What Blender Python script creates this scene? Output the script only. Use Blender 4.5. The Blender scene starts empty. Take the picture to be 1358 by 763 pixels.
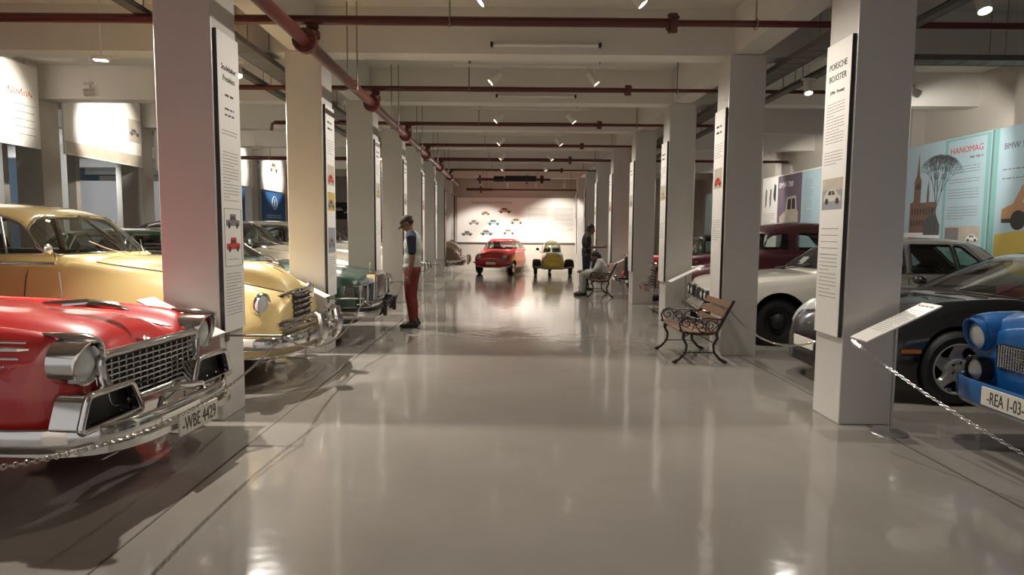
import bpy, bmesh, math, random
import numpy as np
from mathutils import Vector, Matrix
random.seed(4)
PI = math.pi
sc = bpy.context.scene
col = sc.collection

# ------------------------------------------------------------------ camera
H_EYE = 1.44
cam_d = bpy.data.cameras.new('camera'); cam = bpy.data.objects.new('camera', cam_d); col.objects.link(cam)
cam_d.sensor_fit = 'HORIZONTAL'; cam_d.sensor_width = 36.0; cam_d.lens = 36.0 * 850 / 1358
cam_d.clip_start = 0.05; cam_d.clip_end = 200
def set_cam(pitch=.0847, yaw=.0043, roll=.0075):
    cp, sp, cy, sy = math.cos(pitch), math.sin(pitch), math.cos(yaw), math.sin(yaw)
    fw = Vector((sy*cp, cy*cp, -sp)); r = Vector((cy, -sy, 0)); u = r.cross(fw)
    cr, sr = math.cos(roll), math.sin(roll)
    r, u = cr*r + sr*u, -sr*r + cr*u
    m = Matrix((( r.x, u.x, -fw.x, 0), (r.y, u.y, -fw.y, 0), (r.z, u.z, -fw.z, H_EYE), (0, 0, 0, 1)))
    cam.matrix_world = m
set_cam()
sc.camera = cam
# ------------------------------------------------------------------ world, exposure
wd = bpy.data.worlds.new('world'); sc.world = wd; wd.use_nodes = True
wd.node_tree.nodes['Background'].inputs[0].default_value = (1.0, .96, .93, 1)
wd.node_tree.nodes['Background'].inputs[1].default_value = .62
sc.view_settings.view_transform = 'Standard'; sc.view_settings.look = 'None'
sc.view_settings.gamma = 1; sc.view_settings.use_curve_mapping = False
sc.view_settings.exposure = -0.20
LIGHT = 1.0          # one factor on every lamp
WARM = (1.0, .93, .84)

# ------------------------------------------------------------------ materials
def mat(name, c, rough=.5, metal=0, coat=0, spec=.5, emit=None, es=0, bump=0, bscale=20, var=0, vscale=3, crough=.03):
    m = bpy.data.materials.new(name); m.use_nodes = True
    nt = m.node_tree; b = nt.nodes['Principled BSDF']
    b.inputs['Base Color'].default_value = (*c, 1); b.inputs['Roughness'].default_value = rough
    b.inputs['Metallic'].default_value = metal; b.inputs['Coat Weight'].default_value = coat
    b.inputs['Coat Roughness'].default_value = crough
    b.inputs['Specular IOR Level'].default_value = spec
    if emit: b.inputs['Emission Color'].default_value = (*emit, 1); b.inputs['Emission Strength'].default_value = es
    tc = nt.nodes.new('ShaderNodeTexCoord')
    if var:
        n = nt.nodes.new('ShaderNodeTexNoise'); n.inputs['Scale'].default_value = vscale; n.inputs['Detail'].default_value = 4
        mx = nt.nodes.new('ShaderNodeMix'); mx.data_type = 'RGBA'
        mx.inputs[6].default_value = (*[x*(1-var) for x in c], 1); mx.inputs[7].default_value = (*[min(1, x*(1+var)) for x in c], 1)
        nt.links.new(tc.outputs['Object'], n.inputs['Vector']); nt.links.new(n.outputs[0], mx.inputs[0]); nt.links.new(mx.outputs[2], b.inputs['Base Color'])
    if bump:
        n = nt.nodes.new('ShaderNodeTexNoise'); n.inputs['Scale'].default_value = bscale; n.inputs['Detail'].default_value = 2
        bp = nt.nodes.new('ShaderNodeBump'); bp.inputs['Strength'].default_value = bump; bp.inputs['Distance'].default_value = .01
        nt.links.new(tc.outputs['Object'], n.inputs['Vector']); nt.links.new(n.outputs[0], bp.inputs['Height']); nt.links.new(bp.outputs[0], b.inputs['Normal'])
    return m
def glass(name, tint=(.75, .8, .8), refl=.10):
    m = bpy.data.materials.new(name); m.use_nodes = True; nt = m.node_tree
    for n in list(nt.nodes): nt.nodes.remove(n)
    o = nt.nodes.new('ShaderNodeOutputMaterial'); mx = nt.nodes.new('ShaderNodeMixShader')
    t = nt.nodes.new('ShaderNodeBsdfTransparent'); g = nt.nodes.new('ShaderNodeBsdfGlossy')
    t.inputs[0].default_value = (*tint, 1); g.inputs['Roughness'].default_value = .02
    lw = nt.nodes.new('ShaderNodeLayerWeight'); lw.inputs[0].default_value = .25
    mr = nt.nodes.new('ShaderNodeMath'); mr.operation = 'MULTIPLY_ADD'; mr.inputs[1].default_value = .62; mr.inputs[2].default_value = refl
    nt.links.new(lw.outputs['Facing'], mr.inputs[0])
    nt.links.new(mr.outputs[0], mx.inputs[0]); nt.links.new(t.outputs[0], mx.inputs[1]); nt.links.new(g.outputs[0], mx.inputs[2])
    nt.links.new(mx.outputs[0], o.inputs[0])
    return m
def paint(name, c, rough=.35, metal=.0): return mat(name, c, rough, metal, coat=1.0)
M = dict(
 plaster=mat('painted_plaster', (.46, .42, .37), .55, bump=.15, bscale=9, var=.05, vscale=1.3),
 pillar=mat('painted_pillar', (.60, .57, .53), .32, bump=.15, bscale=7, var=.03, vscale=1.2),
 ceil=mat('ceiling_paint', (.64, .605, .555), .7, bump=.15, bscale=6, var=.06, vscale=.9),
 beam=mat('beam_paint', (.69, .655, .60), .6, bump=.12, bscale=6, var=.04, vscale=1),
 wall=mat('wall_paint', (.50, .46, .40), .6, var=.04),
 bluelitwall=mat('blue_lit_wall', (.26, .34, .46), .6, var=.04),  # blue glow of a screen put into the wall's base colour
 greywall=mat('grey_wall_paint', (.30, .31, .33), .6, var=.04),
 board=mat('white_board', (.82, .79, .74), .35, var=.015, vscale=2),
 boardedge=mat('board_edge', (.03, .03, .03), .5),
 ink=mat('grey_ink', (.22, .2, .19), .6), darkink=mat('dark_ink', (.05, .045, .04), .6), redink=mat('red_ink', (.55, .06, .04), .5),
 whiteink=mat('white_ink', (.8, .8, .78), .5),
 redpipe=mat('red_pipe_paint', (.095, .016, .012), .28, var=.1, vscale=8), darkred=mat('dark_red_iron', (.10, .02, .015), .35),
 tray=mat('galvanised_tray', (.16, .145, .125), .5, .4, var=.2, vscale=12), rod=mat('steel_rod', (.25, .23, .2), .45, .7),
 whitemetal=mat('white_metal', (.72, .69, .63), .4), lens=mat('lamp_lens', (1, .95, .85), .3, emit=(1, .9, .72), es=14),
 tube=mat('unlit_tube', (.75, .74, .70), .3),
 chrome=mat('chrome', (.72, .71, .70), .10, 1.0, var=.03, vscale=10), dullchrome=mat('brushed_alloy', (.50, .49, .47), .3, .85, var=.04, vscale=10),
 tyre=mat('tyre_rubber', (.012, .012, .012), .6, bump=.2, bscale=60), black=mat('black_trim', (.01, .01, .011), .35, var=.1),
 well=mat('wheel_well_black', (.006, .006, .006), .9), interior=mat('car_interior', (.05, .045, .04), .7, var=.15, vscale=9),
 tanleather=mat('tan_upholstery', (.30, .2, .13), .6, var=.1), redleather=mat('dark_red_upholstery', (.2, .03, .03), .6, var=.1),
 glass=glass('clear_glass', (.74, .8, .78), .07), darkglass=glass('tinted_glass', (.30, .34, .34), .08),
 alloy=mat('silver_wheel_paint', (.42, .41, .38), .35, .3, coat=.5), lampglass=mat('dark_lamp_glass', (.10, .10, .095), .15, .1, coat=1, bump=.3, bscale=80),
 headlens=mat('headlamp_lens', (.62, .64, .62), .12, .35, coat=1, bump=.3, bscale=90), amber=mat('amber_lens', (.55, .16, .02), .2, coat=1),
 redlens=mat('red_lens', (.4, .02, .02), .2, coat=1),
 red=paint('red_paint', (.44, .012, .012)), yellow=paint('straw_yellow_paint', (.60, .45, .19)), cream=paint('cream_paint', (.62, .56, .44)),
 blackp=paint('black_paint', (.009, .009, .010), .25), green=paint('dark_green_paint', (.008, .05, .031)), white=paint('white_paint', (.66, .62, .54)),
 blue=paint('blue_paint', (.010, .115, .36)), maroon=paint('maroon_paint', (.085, .012, .018)), brightred=paint('bright_red_paint', (.55, .02, .02)),
 lemon=paint('lemon_paint', (.78, .58, .06)), tan=paint('tan_paint', (.28, .2, .12)), grey=paint('grey_paint', (.22, .22, .21)),
 plate=mat('plate_white', (.74, .71, .62), .4), iron=mat('black_cast_iron', (.013, .011, .010), .4), wood=mat('bench_wood', (.20, .105, .062), .4, var=.25, vscale=14),
 skin=mat('skin', (.20, .095, .055), .55, var=.06), hair=mat('black_hair', (.012, .01, .01), .6, bump=.4, bscale=60),
 shirtw=mat('white_cloth', (.50, .50, .46), .85, bump=.3, bscale=30, var=.05), navy=mat('navy_cloth', (.014, .018, .035), .85, bump=.3, bscale=30),
 redcloth=mat('brick_red_cloth', (.16, .018, .014), .85, bump=.4, bscale=24, var=.12), darkcloth=mat('charcoal_cloth', (.02, .018, .02), .85, bump=.3, bscale=30),
 greycloth=mat('pale_grey_cloth', (.36, .34, .31), .85, bump=.3, bscale=24, var=.1), shoe=mat('dark_shoe', (.015, .012, .01), .5), capc=mat('brown_cap_cloth', (.035, .022, .014), .8),
 bluesign=mat('blue_sign', (.035, .12, .30), .4, var=.05), sky=mat('printed_pale_blue', (.42, .56, .62), .4, var=.04), teal=mat('printed_teal', (.22, .46, .42), .4),
 mauve=mat('printed_mauve', (.17, .13, .17), .4, var=.15, vscale=3), stone=mat('printed_brown_stone', (.21, .13, .10), .5, var=.4, vscale=30), foliage=mat('printed_tree_grey', (.10, .10, .11), .5, var=.4, vscale=40),
 ochre=mat('printed_ochre', (.55, .42, .10), .4, var=.08), copper=mat('printed_copper', (.42, .24, .13), .4), sepia=mat('printed_sepia', (.50, .44, .36), .5, var=.3, vscale=5), 
 bluescreen=mat('pale_blue_print', (.20, .32, .52), .4),
)
def floor_material():
    m = bpy.data.materials.new('polished_floor'); m.use_nodes = True; nt = m.node_tree; b = nt.nodes['Principled BSDF']
    tc = nt.nodes.new('ShaderNodeTexCoord')
    n = nt.nodes.new('ShaderNodeTexNoise'); n.inputs['Scale'].default_value = .8; n.inputs['Detail'].default_value = 5
    cr = nt.nodes.new('ShaderNodeValToRGB')
    cr.color_ramp.elements[0].position = .3; cr.color_ramp.elements[0].color = (.250, .228, .200, 1)
    cr.color_ramp.elements[1].position = .7; cr.color_ramp.elements[1].color = (.300, .276, .243, 1)
    nt.links.new(tc.outputs['Object'], n.inputs['Vector']); nt.links.new(n.outputs[0], cr.inputs[0]); nt.links.new(cr.outputs[0], b.inputs['Base Color'])
    n2 = nt.nodes.new('ShaderNodeTexNoise'); n2.inputs['Scale'].default_value = 4.5; n2.inputs['Detail'].default_value = 2
    bp = nt.nodes.new('ShaderNodeBump'); bp.inputs['Strength'].default_value = .22; bp.inputs['Distance'].default_value = .012
    nt.links.new(tc.outputs['Object'], n2.inputs['Vector']); nt.links.new(n2.outputs[0], bp.inputs['Height']); nt.links.new(bp.outputs[0], b.inputs['Normal'])
    b.inputs['Roughness'].default_value = .095; b.inputs['Specular IOR Level'].default_value = .75
    return m
M['floor'] = floor_material()

# ------------------------------------------------------------------ mesh helpers
def setp(o, label=None, cat=None, group=None, kind=None):
    if label: o['label'] = label
    if cat: o['category'] = cat
    if group: o['group'] = group
    if kind: o['kind'] = kind
    return o
def empty(name, loc=(0, 0, 0), rz=0, label=None, cat=None, group=None):
    o = bpy.data.objects.new(name, None); col.objects.link(o); o.location = loc; o.rotation_euler = (0, 0, rz); o.empty_display_size = .1
    return setp(o, label, cat, group)
class MB:
    """collects shapes, then links them as one mesh object"""
    def __init__(s): s.v = []; s.f = []; s.m = []; s.cur = 0
    def add(s, vs, fs):
        k = len(s.v); s.v += [tuple(p) for p in vs]; s.f += [tuple(i+k for i in f) for f in fs]; s.m += [s.cur]*len(fs); return s
    def box(s, c, d, rz=0, mtx=None):
        x, y, z = d[0]/2, d[1]/2, d[2]/2
        vs = [Vector((a*x, b*y, e*z)) for a in (-1, 1) for b in (-1, 1) for e in (-1, 1)]
        R = mtx if mtx is not None else Matrix.Rotation(rz, 3, 'Z')
        vs = [R @ p + Vector(c) for p in vs]
        return s.add(vs, [(0, 1, 3, 2), (4, 6, 7, 5), (0, 4, 5, 1), (2, 3, 7, 6), (0, 2, 6, 4), (1, 5, 7, 3)])
    def grid(s, P, closeu=False, closev=False, flip=False):
        nu, nv = len(P), len(P[0]); fs = []
        for i in range(nu if closeu else nu-1):
            for j in range(nv if closev else nv-1):
                a, b, c, d = i*nv+j, ((i+1) % nu)*nv+j, ((i+1) % nu)*nv+(j+1) % nv, i*nv+(j+1) % nv
                fs.append((a, d, c, b) if flip else (a, b, c, d))
        return s.add([p for r in P for p in r], fs)
    def tube(s, pts, r, n=8, closed=False, caps=True, flat=1.0, up=(0, 0, 1)):
        pts = [Vector(p) for p in pts]; N = len(pts)
        rs = r if isinstance(r, (list, tuple)) else [r]*N
        rings = []; prev = None
        for i, p in enumerate(pts):
            if closed: t = pts[(i+1) % N]-pts[i-1]
            else: t = pts[min(i+1, N-1)]-pts[max(i-1, 0)]
            if t.length < 1e-9: t = Vector((0, 0, 1))
            t.normalize()
            if prev is None:
                u = Vector(up)
                if abs(t.dot(u)) > .95: u = Vector((1, 0, 0)) if abs(t.x) < .9 else Vector((0, 1, 0))
            else: u = prev
            a = (u-t*u.dot(t)); a.normalize(); b = t.cross(a); prev = a
            rings.append([p+(a*math.cos(2*PI*k/n)+b*math.sin(2*PI*k/n)*flat)*rs[i] for k in range(n)])
        k0 = len(s.v); s.grid(rings, closeu=closed, closev=True)
        if caps and not closed: s.f += [tuple(k0+k for k in range(n))[::-1], tuple(k0+(N-1)*n+k for k in range(n))]; s.m += [s.cur]*2
        return s
    def cyl(s, a, b, r, n=16, r2=None): return s.tube([a, b], [r, r if r2 is None else r2], n)
    def sweep(s, path, prof, closed=False, up=(0, 0, 1)):
        """prof: list of (out, up) offsets; out = side direction right of the path"""
        path = [Vector(p) for p in path]; N = len(path); U = Vector(up); rings = []
        for i, p in enumerate(path):
            t = (path[(i+1) % N]-path[i-1]) if closed else path[min(i+1, N-1)]-path[max(i-1, 0)]
            t.normalize(); o = t.cross(U); o.normalize(); u = o.cross(t)
            rings.append([p+o*a+u*b for a, b in prof])
        k0 = len(s.v); n = len(prof); s.grid(rings, closeu=closed, closev=True)
        if not closed: s.f += [tuple(k0+k for k in range(n))[::-1], tuple(k0+(N-1)*n+k for k in range(n))]; s.m += [s.cur]*2
        return s
    def lathe(s, prof, c=(0, 0, 0), axis='Y', n=32, sgn=1, mtx=None):
        """prof (r, h) revolved about the axis through c"""
        rings = []
        for r, h in prof:
            ring = []
            for k in range(n):
                a = 2*PI*k/n; x, y = r*math.cos(a), r*math.sin(a)
                p = {'Y': (x, h*sgn, y), 'Z': (x, y, h*sgn), 'X': (h*sgn, x, y)}[axis]
                p = Vector(p)
                if mtx is not None: p = mtx @ p
                ring.append(p+Vector(c))
            rings.append(ring)
        return s.grid(rings, closev=True)
    def ell(s, c, r, n=16, mtx=None):
        rings = []
        for i in range(n//2+1):
            a = -PI/2+PI*i/(n//2)
            ring = [Vector((r[0]*math.cos(a)*math.cos(2*PI*k/n), r[1]*math.cos(a)*math.sin(2*PI*k/n), r[2]*math.sin(a))) for k in range(n)]
            rings.append([(mtx @ p if mtx is not None else p)+Vector(c) for p in ring])
        return s.grid(rings, closev=True)
    def poly(s, pts): return s.add(pts, [tuple(range(len(pts)))])
    def prism(s, pts, off):
        n = len(pts); off = Vector(off); A = [Vector(p) for p in pts]; B = [p+off for p in A]
        return s.add(A+B, [tuple(range(n))[::-1], tuple(range(n, 2*n))]+[(i, (i+1) % n, n+(i+1) % n, n+i) for i in range(n)])
    def build(s, name, m, parent=None, smooth=35, bevel=0, loc=None, fix=True):
        me = bpy.data.meshes.new(name); me.from_pydata(s.v, [], s.f); me.validate()
        for mm in (m if isinstance(m, (list, tuple)) else [m]): me.materials.append(M[mm] if isinstance(mm, str) else mm)
        if len(set(s.m)) > 1 and len(me.polygons) == len(s.m): me.polygons.foreach_set('material_index', s.m)
        bm = bmesh.new(); bm.from_mesh(me); bmesh.ops.remove_doubles(bm, verts=bm.verts, dist=1e-5)
        if fix: bmesh.ops.recalc_face_normals(bm, faces=bm.faces)
        bm.to_mesh(me); bm.free()
        if smooth: me.shade_smooth(); me.set_sharp_from_angle(angle=math.radians(smooth))
        o = bpy.data.objects.new(name, me); col.objects.link(o)
        if parent is not None: o.parent = parent
        if loc: o.location = loc
        if bevel:
            b = o.modifiers.new('bevel', 'BEVEL'); b.width = bevel; b.segments = 2; b.limit_method = 'ANGLE'
        return o
def copy_tree(o, parent=None, **kw):
    c = o.copy(); col.objects.link(c); c.parent = parent
    for ch in list(o.children): copy_tree(ch, c)
    for k, v in kw.items(): setattr(c, k, v)
    return c
def apply_mods(o):
    dg = bpy.context.evaluated_depsgraph_get(); dg.update()
    me = bpy.data.meshes.new_from_object(o.evaluated_get(dg)); o.modifiers.clear(); o.data = me
    return o
AX = {'+x': ((0, 1, 0), (0, 0, 1), (1, 0, 0)), '-x': ((0, -1, 0), (0, 0, 1), (-1, 0, 0)), '-y': ((1, 0, 0), (0, 0, 1), (0, -1, 0)), '+y': ((-1, 0, 0), (0, 0, 1), (0, 1, 0))}
def axes(face):
    a, b, c = AX[face] if isinstance(face, str) else face
    return Matrix((a, b, c)).transposed()
def text(name, s, size, loc, face, m, parent=None, ext=.001, align='LEFT', squeeze=1, shear=0):
    cu = bpy.data.curves.new(name, 'FONT'); cu.body = s; cu.size = size; cu.extrude = ext; cu.align_x = align; cu.shear = shear; cu.resolution_u = 3
    t = bpy.data.objects.new(name, cu); col.objects.link(t)
    dg = bpy.context.evaluated_depsgraph_get(); me = bpy.data.meshes.new_from_object(t.evaluated_get(dg))
    bpy.data.objects.remove(t); bpy.data.curves.remove(cu)
    R = axes(face).to_4x4() @ Matrix.Diagonal((squeeze, 1, 1, 1)); R.translation = Vector(loc); me.transform(R)
    me.materials.clear(); me.materials.append(M[m])
    o = bpy.data.objects.new(name, me); col.objects.link(o); o.parent = parent
    return o
def rounded(pts, r, k=5):
    out = []; n = len(pts)
    rr = r if isinstance(r, (list, tuple)) else [r]*n
    for i in range(n):
        p = np.array(pts[i], float); a = np.array(pts[i-1], float)-p; b = np.array(pts[(i+1) % n], float)-p
        la, lb = np.linalg.norm(a), np.linalg.norm(b); q = min(rr[i], la*.45, lb*.45)
        A = p+a/la*q; B = p+b/lb*q
        for j in range(k+1):
            t = j/k; out.append(tuple((1-t)**2*A+2*t*(1-t)*p+t*t*B))
    return out
def pchip(xs, ys, x):
    xs = np.array(xs, float); ys = np.array(ys, float)
    if xs[0] > xs[-1]: xs = xs[::-1]; ys = ys[::-1]
    h = np.diff(xs); d = np.diff(ys)/h; n = len(xs); m = np.zeros(n)
    for i in range(1, n-1):
        if d[i-1]*d[i] > 0:
            w1, w2 = 2*h[i]+h[i-1], h[i]+2*h[i-1]; m[i] = (w1+w2)/(w1/d[i-1]+w2/d[i])
    m[0] = d[0]; m[-1] = d[-1]
    i = np.clip(np.searchsorted(xs, x)-1, 0, n-2); t = (x-xs[i])/h[i]
    return (2*t**3-3*t**2+1)*ys[i]+(t**3-2*t**2+t)*h[i]*m[i]+(-2*t**3+3*t**2)*ys[i+1]+(t**3-t**2)*h[i]*m[i+1]
# ------------------------------------------------------------------ room shell
XL, XR, PW = -2.17, 2.52, .42            # aisle faces of the inner pillar rows, pillar width
Y0, BAY, NB = 4.78, 2.76, 8              # near face of the first pair, bay length, pairs in view
ZB, ZC, YBACK, YFRONT = 3.50, 4.02, 25.0, -5.0
XWL, XWR = -7.40, 7.45
def struct(mb, name, m, **k): return setp(mb.build(name, m, None, **k), kind='structure')
struct(MB().box((-4.2, 10, -.05), (24, 30.4, .1)), 'floor', 'floor', smooth=0)
struct(MB().box((-4.2, 11.6, ZC+.06), (24, 27.2, .12)), 'ceiling', 'ceil', smooth=0)
struct(MB().box((-4.2, YBACK+.1, 2.0), (24, .2, 4.04)), 'wall_back', 'wall', smooth=0)
struct(MB().box((XWR+.1, 10, 2.0), (.2, 30, 4.04)), 'wall_right', 'wall', smooth=0)
struct(MB().box((-15.9, 10, 2.0), (.2, 30, 4.04)), 'wall_left', 'bluelitwall', smooth=0)  # its blue is screen light painted into the colour
# pilasters and a high ledge on the right wall
for i in range(8):
    struct(MB().box((XWR-.12, 3.6+BAY*i, 2.0), (.24, .4, 4.0)), 'wall_pilaster', 'plaster', smooth=0)
# expansion joints in the floor
joint = mat('floor_joint', (.07, .06, .05), .6)
for x in (-1.76, 2.74): struct(MB().box((x, 10, .0015), (.012, 30, .003)), 'trim_1' if x < 0 else 'trim_2', joint, smooth=0)
ORD = ['nearest', 'second', 'third', 'fourth', 'fifth', 'sixth', 'seventh', 'eighth']
for k in range(-2, NB):
    y = Y0+BAY*k+PW/2
    for side, x in (('left', XL-PW/2), ('right', XR+PW/2)):
        nm = ('%s square %s pillar of the row on the %s of the aisle' % (ORD[k] if k >= 0 else 'unseen', 'white painted', side))
        p = MB().box((x, y, ZB/2), (PW, PW, ZB)).build('pillar', 'pillar', None, smooth=0, bevel=.008); setp(p, nm, 'pillar', kind='structure')
    for x in (XWL-PW/2, XWL-3.6):
        p = MB().box((x, y, ZB/2), (.42, PW, ZB)).build('pillar', 'plaster', None, smooth=0, bevel=.008); setp(p, kind='structure')
    # transverse beam
    struct(MB().box((-4.2, y, (ZB+ZC)/2+.01), (23.4, .30, ZC-ZB+.02)), 'ceiling_beam', 'beam', smooth=0)
for x, nm in ((XL-PW/2, 'l'), (XR+PW/2, 'r'), (XWL-PW/2, 'll')):
    struct(MB().box((x, 10, (ZB+ZC)/2+.005), (.30, 30, ZC-ZB)), 'ceiling_beam', 'beam', smooth=0)
# left hall pillars further out
pass

# ------------------------------------------------------------------ red pipes
def flange(b, p, ax, r, w=.05):
    d = Vector(ax).normalized()*w/2; b.cyl(Vector(p)-d, Vector(p)+d, r, 16)
    a = Vector((0, 0, 1)) if abs(d.z) < 1e-4 else Vector((1, 0, 0)); c = d.normalized().cross(a)
    for k in range(6):
        q = Vector(p)+(a*math.cos(k*PI/3)+c*math.sin(k*PI/3))*r*.78; b.cyl(q-d*1.5, q+d*1.5, r*.13, 6)
ZP = 3.33
for k in range(6):
    y = 5.93+2.72*k; r_ = .034 if k not in (0, 4) else (.042 if k == 0 else .048)
    xa, xb = (-7.6, 7.2) if k in (0, 1, 4) else (-4.1, 4.15); 
    if k in (3, 5): xa, xb = -3.4, 3.6
    if k == 1: xa, xb = -3.95, 4.7
    xf = 1.55-.0*k if k else 1.45
    b = MB(); b.tube([(xa, y, ZP), (xf, y, ZP)], r_, 12); b.tube([(xf, y, ZP), (xb, y, ZP)], r_*.72, 12)
    if k in (2,): 
        b.tube([(xa+.01, y, ZP), (xa-.04, y, ZP-.02), (xa-.06, y, ZP-.14)], r_*.72, 8); b.tube([(xb-.01, y, ZP), (xb+.04, y, ZP-.02), (xb+.06, y, ZP-.14)], r_*.72, 8)
    p = b.build('sprinkler_pipe', 'redpipe', None)
    setp(p, 'red sprinkler pipe crossing under the ceiling, %s from the camera' % ORD[k], 'pipe', 'red cross pipes')
    fb = MB(); flange(fb, (xf, y, ZP), (1, 0, 0), r_*2.1, .06); fb.build('pipe_flange', 'darkred', p)
    for x in (-6.2, -4.6, -.55, 2.2, 3.6, 5.6):
        if xa < x < xb:
            h = MB(); h.tube([(x, y, ZP+.02), (x, y, ZC-.01)], .007, 6); h.tube([(x, y+r_*1.2*math.cos(a), ZP+r_*1.2*math.sin(a)) for a in np.linspace(0, 2*PI, 13)[:-1]], .006, 4, closed=True)
            h.build('pipe_hanger', 'rod', p)
b = MB(); XM, ZM = -1.80, 3.10
b.tube([(XM, .2, ZM), (XM, 22.2, ZM)], .055, 16)
mp = setp(b.build('main_water_pipe', 'redpipe', None), 'thick dark red water pipe running the length of the aisle above the left pillars', 'pipe')
for k in range(6):
    y = 5.93+2.72*k
    fb = MB(); flange(fb, (XM, y-.16, ZM), (0, 1, 0), .105, .07); fb.build('pipe_flange', 'darkred', mp)
    fb = MB(); fb.cyl((XM, y, ZM), (XM, y, ZP-.03), .035, 10); flange(fb, (XM, y, ZM+.10), (0, 0, 1), .085, .05); fb.ell((XM+.02, y, ZM+.17), (.06, .045, .04), 10); fb.tube([(XM+.03, y-.06, ZM+.19), (XM+.16, y-.06, ZM+.20)], .012, 6); fb.build('riser_valve', 'darkred', mp)
    if k:
        fb = MB(); fb.tube([(XM+.06, y-1.2, ZM+.02), (XM+.06, y-1.2, ZC)], .007, 6); fb.tube([(XM-.05, y-1.2, ZM+.02), (XM-.05, y-1.2, ZC)], .007, 6); fb.tube([(XM+.06, y-1.2, ZM-.05), (XM-.06, y-1.2, ZM-.05), (XM-.06, y-1.2, ZM+.05), (XM+.06, y-1.2, ZM+.05)], .01, 4, closed=True); fb.build('pipe_hanger', 'rod', mp)
# valve cluster at the far end
b = MB(); b.tube([(-1.1, 21.6, 3.22), (1.35, 21.6, 3.22)], .05, 10)
vc = setp(b.build('valve_pipe', 'darkred', None), 'dark pipe assembly with valves under the ceiling at the far end of the aisle', 'pipe')
b = MB(); b.box((.35, 21.6, 3.24), (1.05, .28, .20)); b.cyl((-.55, 21.6, 3.24), (-.2, 21.6, 3.24), .10, 12); b.cyl((1.0, 21.6, 3.24), (1.12, 21.6, 3.24), .13, 12); b.build('valve_body', 'black', vc, bevel=.03)
for x in (-1.0, .55, 1.05): fb = MB(); flange(fb, (x, 21.6, 3.22), (1, 0, 0), .15, .05); fb.build('pipe_flange', 'darkred', vc)
b = MB(); b.tube([(-1.5, 22.3, 2.93), (-.6, 22.3, 2.93)], .05, 10); b.tube([(-.6, 22.3, 2.93), (2.3, 22.3, 2.93)], .03, 8); flange(b, (-1.0, 22.3, 2.93), (1, 0, 0), .13, .05)
vp = setp(b.build('sprinkler_pipe', 'redpipe', None), 'short red pipe with one flange hung low at the far end', 'pipe')
for x in (-.8, .6, 2.1): MB().tube([(x, 22.3, 2.95), (x, 22.3, ZC)], .008, 5).build('pipe_hanger', 'rod', vp)
for x in (-.9, .9): MB().tube([(x, 21.6, 3.25), (x, 21.6, ZC)], .008, 5).build('pipe_hanger', 'rod', vc)

# ------------------------------------------------------------------ cable trays
def tray(p0, p1, label, w=.24, h=.06):
    p0, p1 = Vector(p0), Vector(p1); d = (p1-p0); L = d.length; d.normalize(); s = d.cross(Vector((0, 0, 1)))
    b = MB()
    for q in (-1, 1): b.sweep([p0+s*q*w/2, p1+s*q*w/2], [(-.004, 0), (.004, 0), (.004, h), (-.004, h)])
    n = int(L/.25)
    for i in range(n+1):
        c = p0+d*(i*L/n); b.tube([c-s*w/2+Vector((0, 0, .01)), c+s*w/2+Vector((0, 0, .01))], .010, 4)
    b.box((p0+p1)/2+Vector((0, 0, .006)), (w if abs(d.y) > .5 else L, L if abs(d.y) > .5 else w, .003))
    t = setp(b.build('cable_tray', 'tray', None, smooth=0), label, 'cable tray')
    c = MB()
    for k in range(4): c.tube([p0+s*(k-1.5)*.04+Vector((0, 0, .03)), (p0+p1)/2+s*(k-1.2)*.045+Vector((0, 0, .035)), p1+s*(k-1.5)*.04+Vector((0, 0, .03))], .012, 6)
    c.build('cable', 'black', t)
    hb = MB(); m = max(1, int(L/1.4))
    for i in range(m+1):
        c0 = p0+d*(L*(i+.15)/(m+.3))
        for q in (-1, 1): hb.tube([c0+s*q*w/2, Vector((c0.x+s.x*q*w/2, c0.y+s.y*q*w/2, ZC if abs(d.y) > .5 else ZC))], .005, 4)
    hb.build('tray_hanger', 'rod', t)
tray((-2.86, 4.4, 3.36), (-2.86, 22, 3.36), 'long cable tray running beside the tops of the left pillars')
tray((-3.30, 4.4, 3.36), (-3.30, 22, 3.36), 'second thinner cable tray, further left of the pillars', w=.10, h=.05)
tray((3.20, 3.6, 3.36), (3.20, 22, 3.36), 'long cable tray running beside the tops of the right pillars')
tray((3.50, 3.6, 3.25), (3.50, 22, 3.25), 'thinner cable tray hung slightly lower on the right', w=.09, h=.05)
tray((3.7, 7.36, 3.38), (7.2, 7.36, 3.38), 'cable tray crossing the right bay below the beam')

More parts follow.
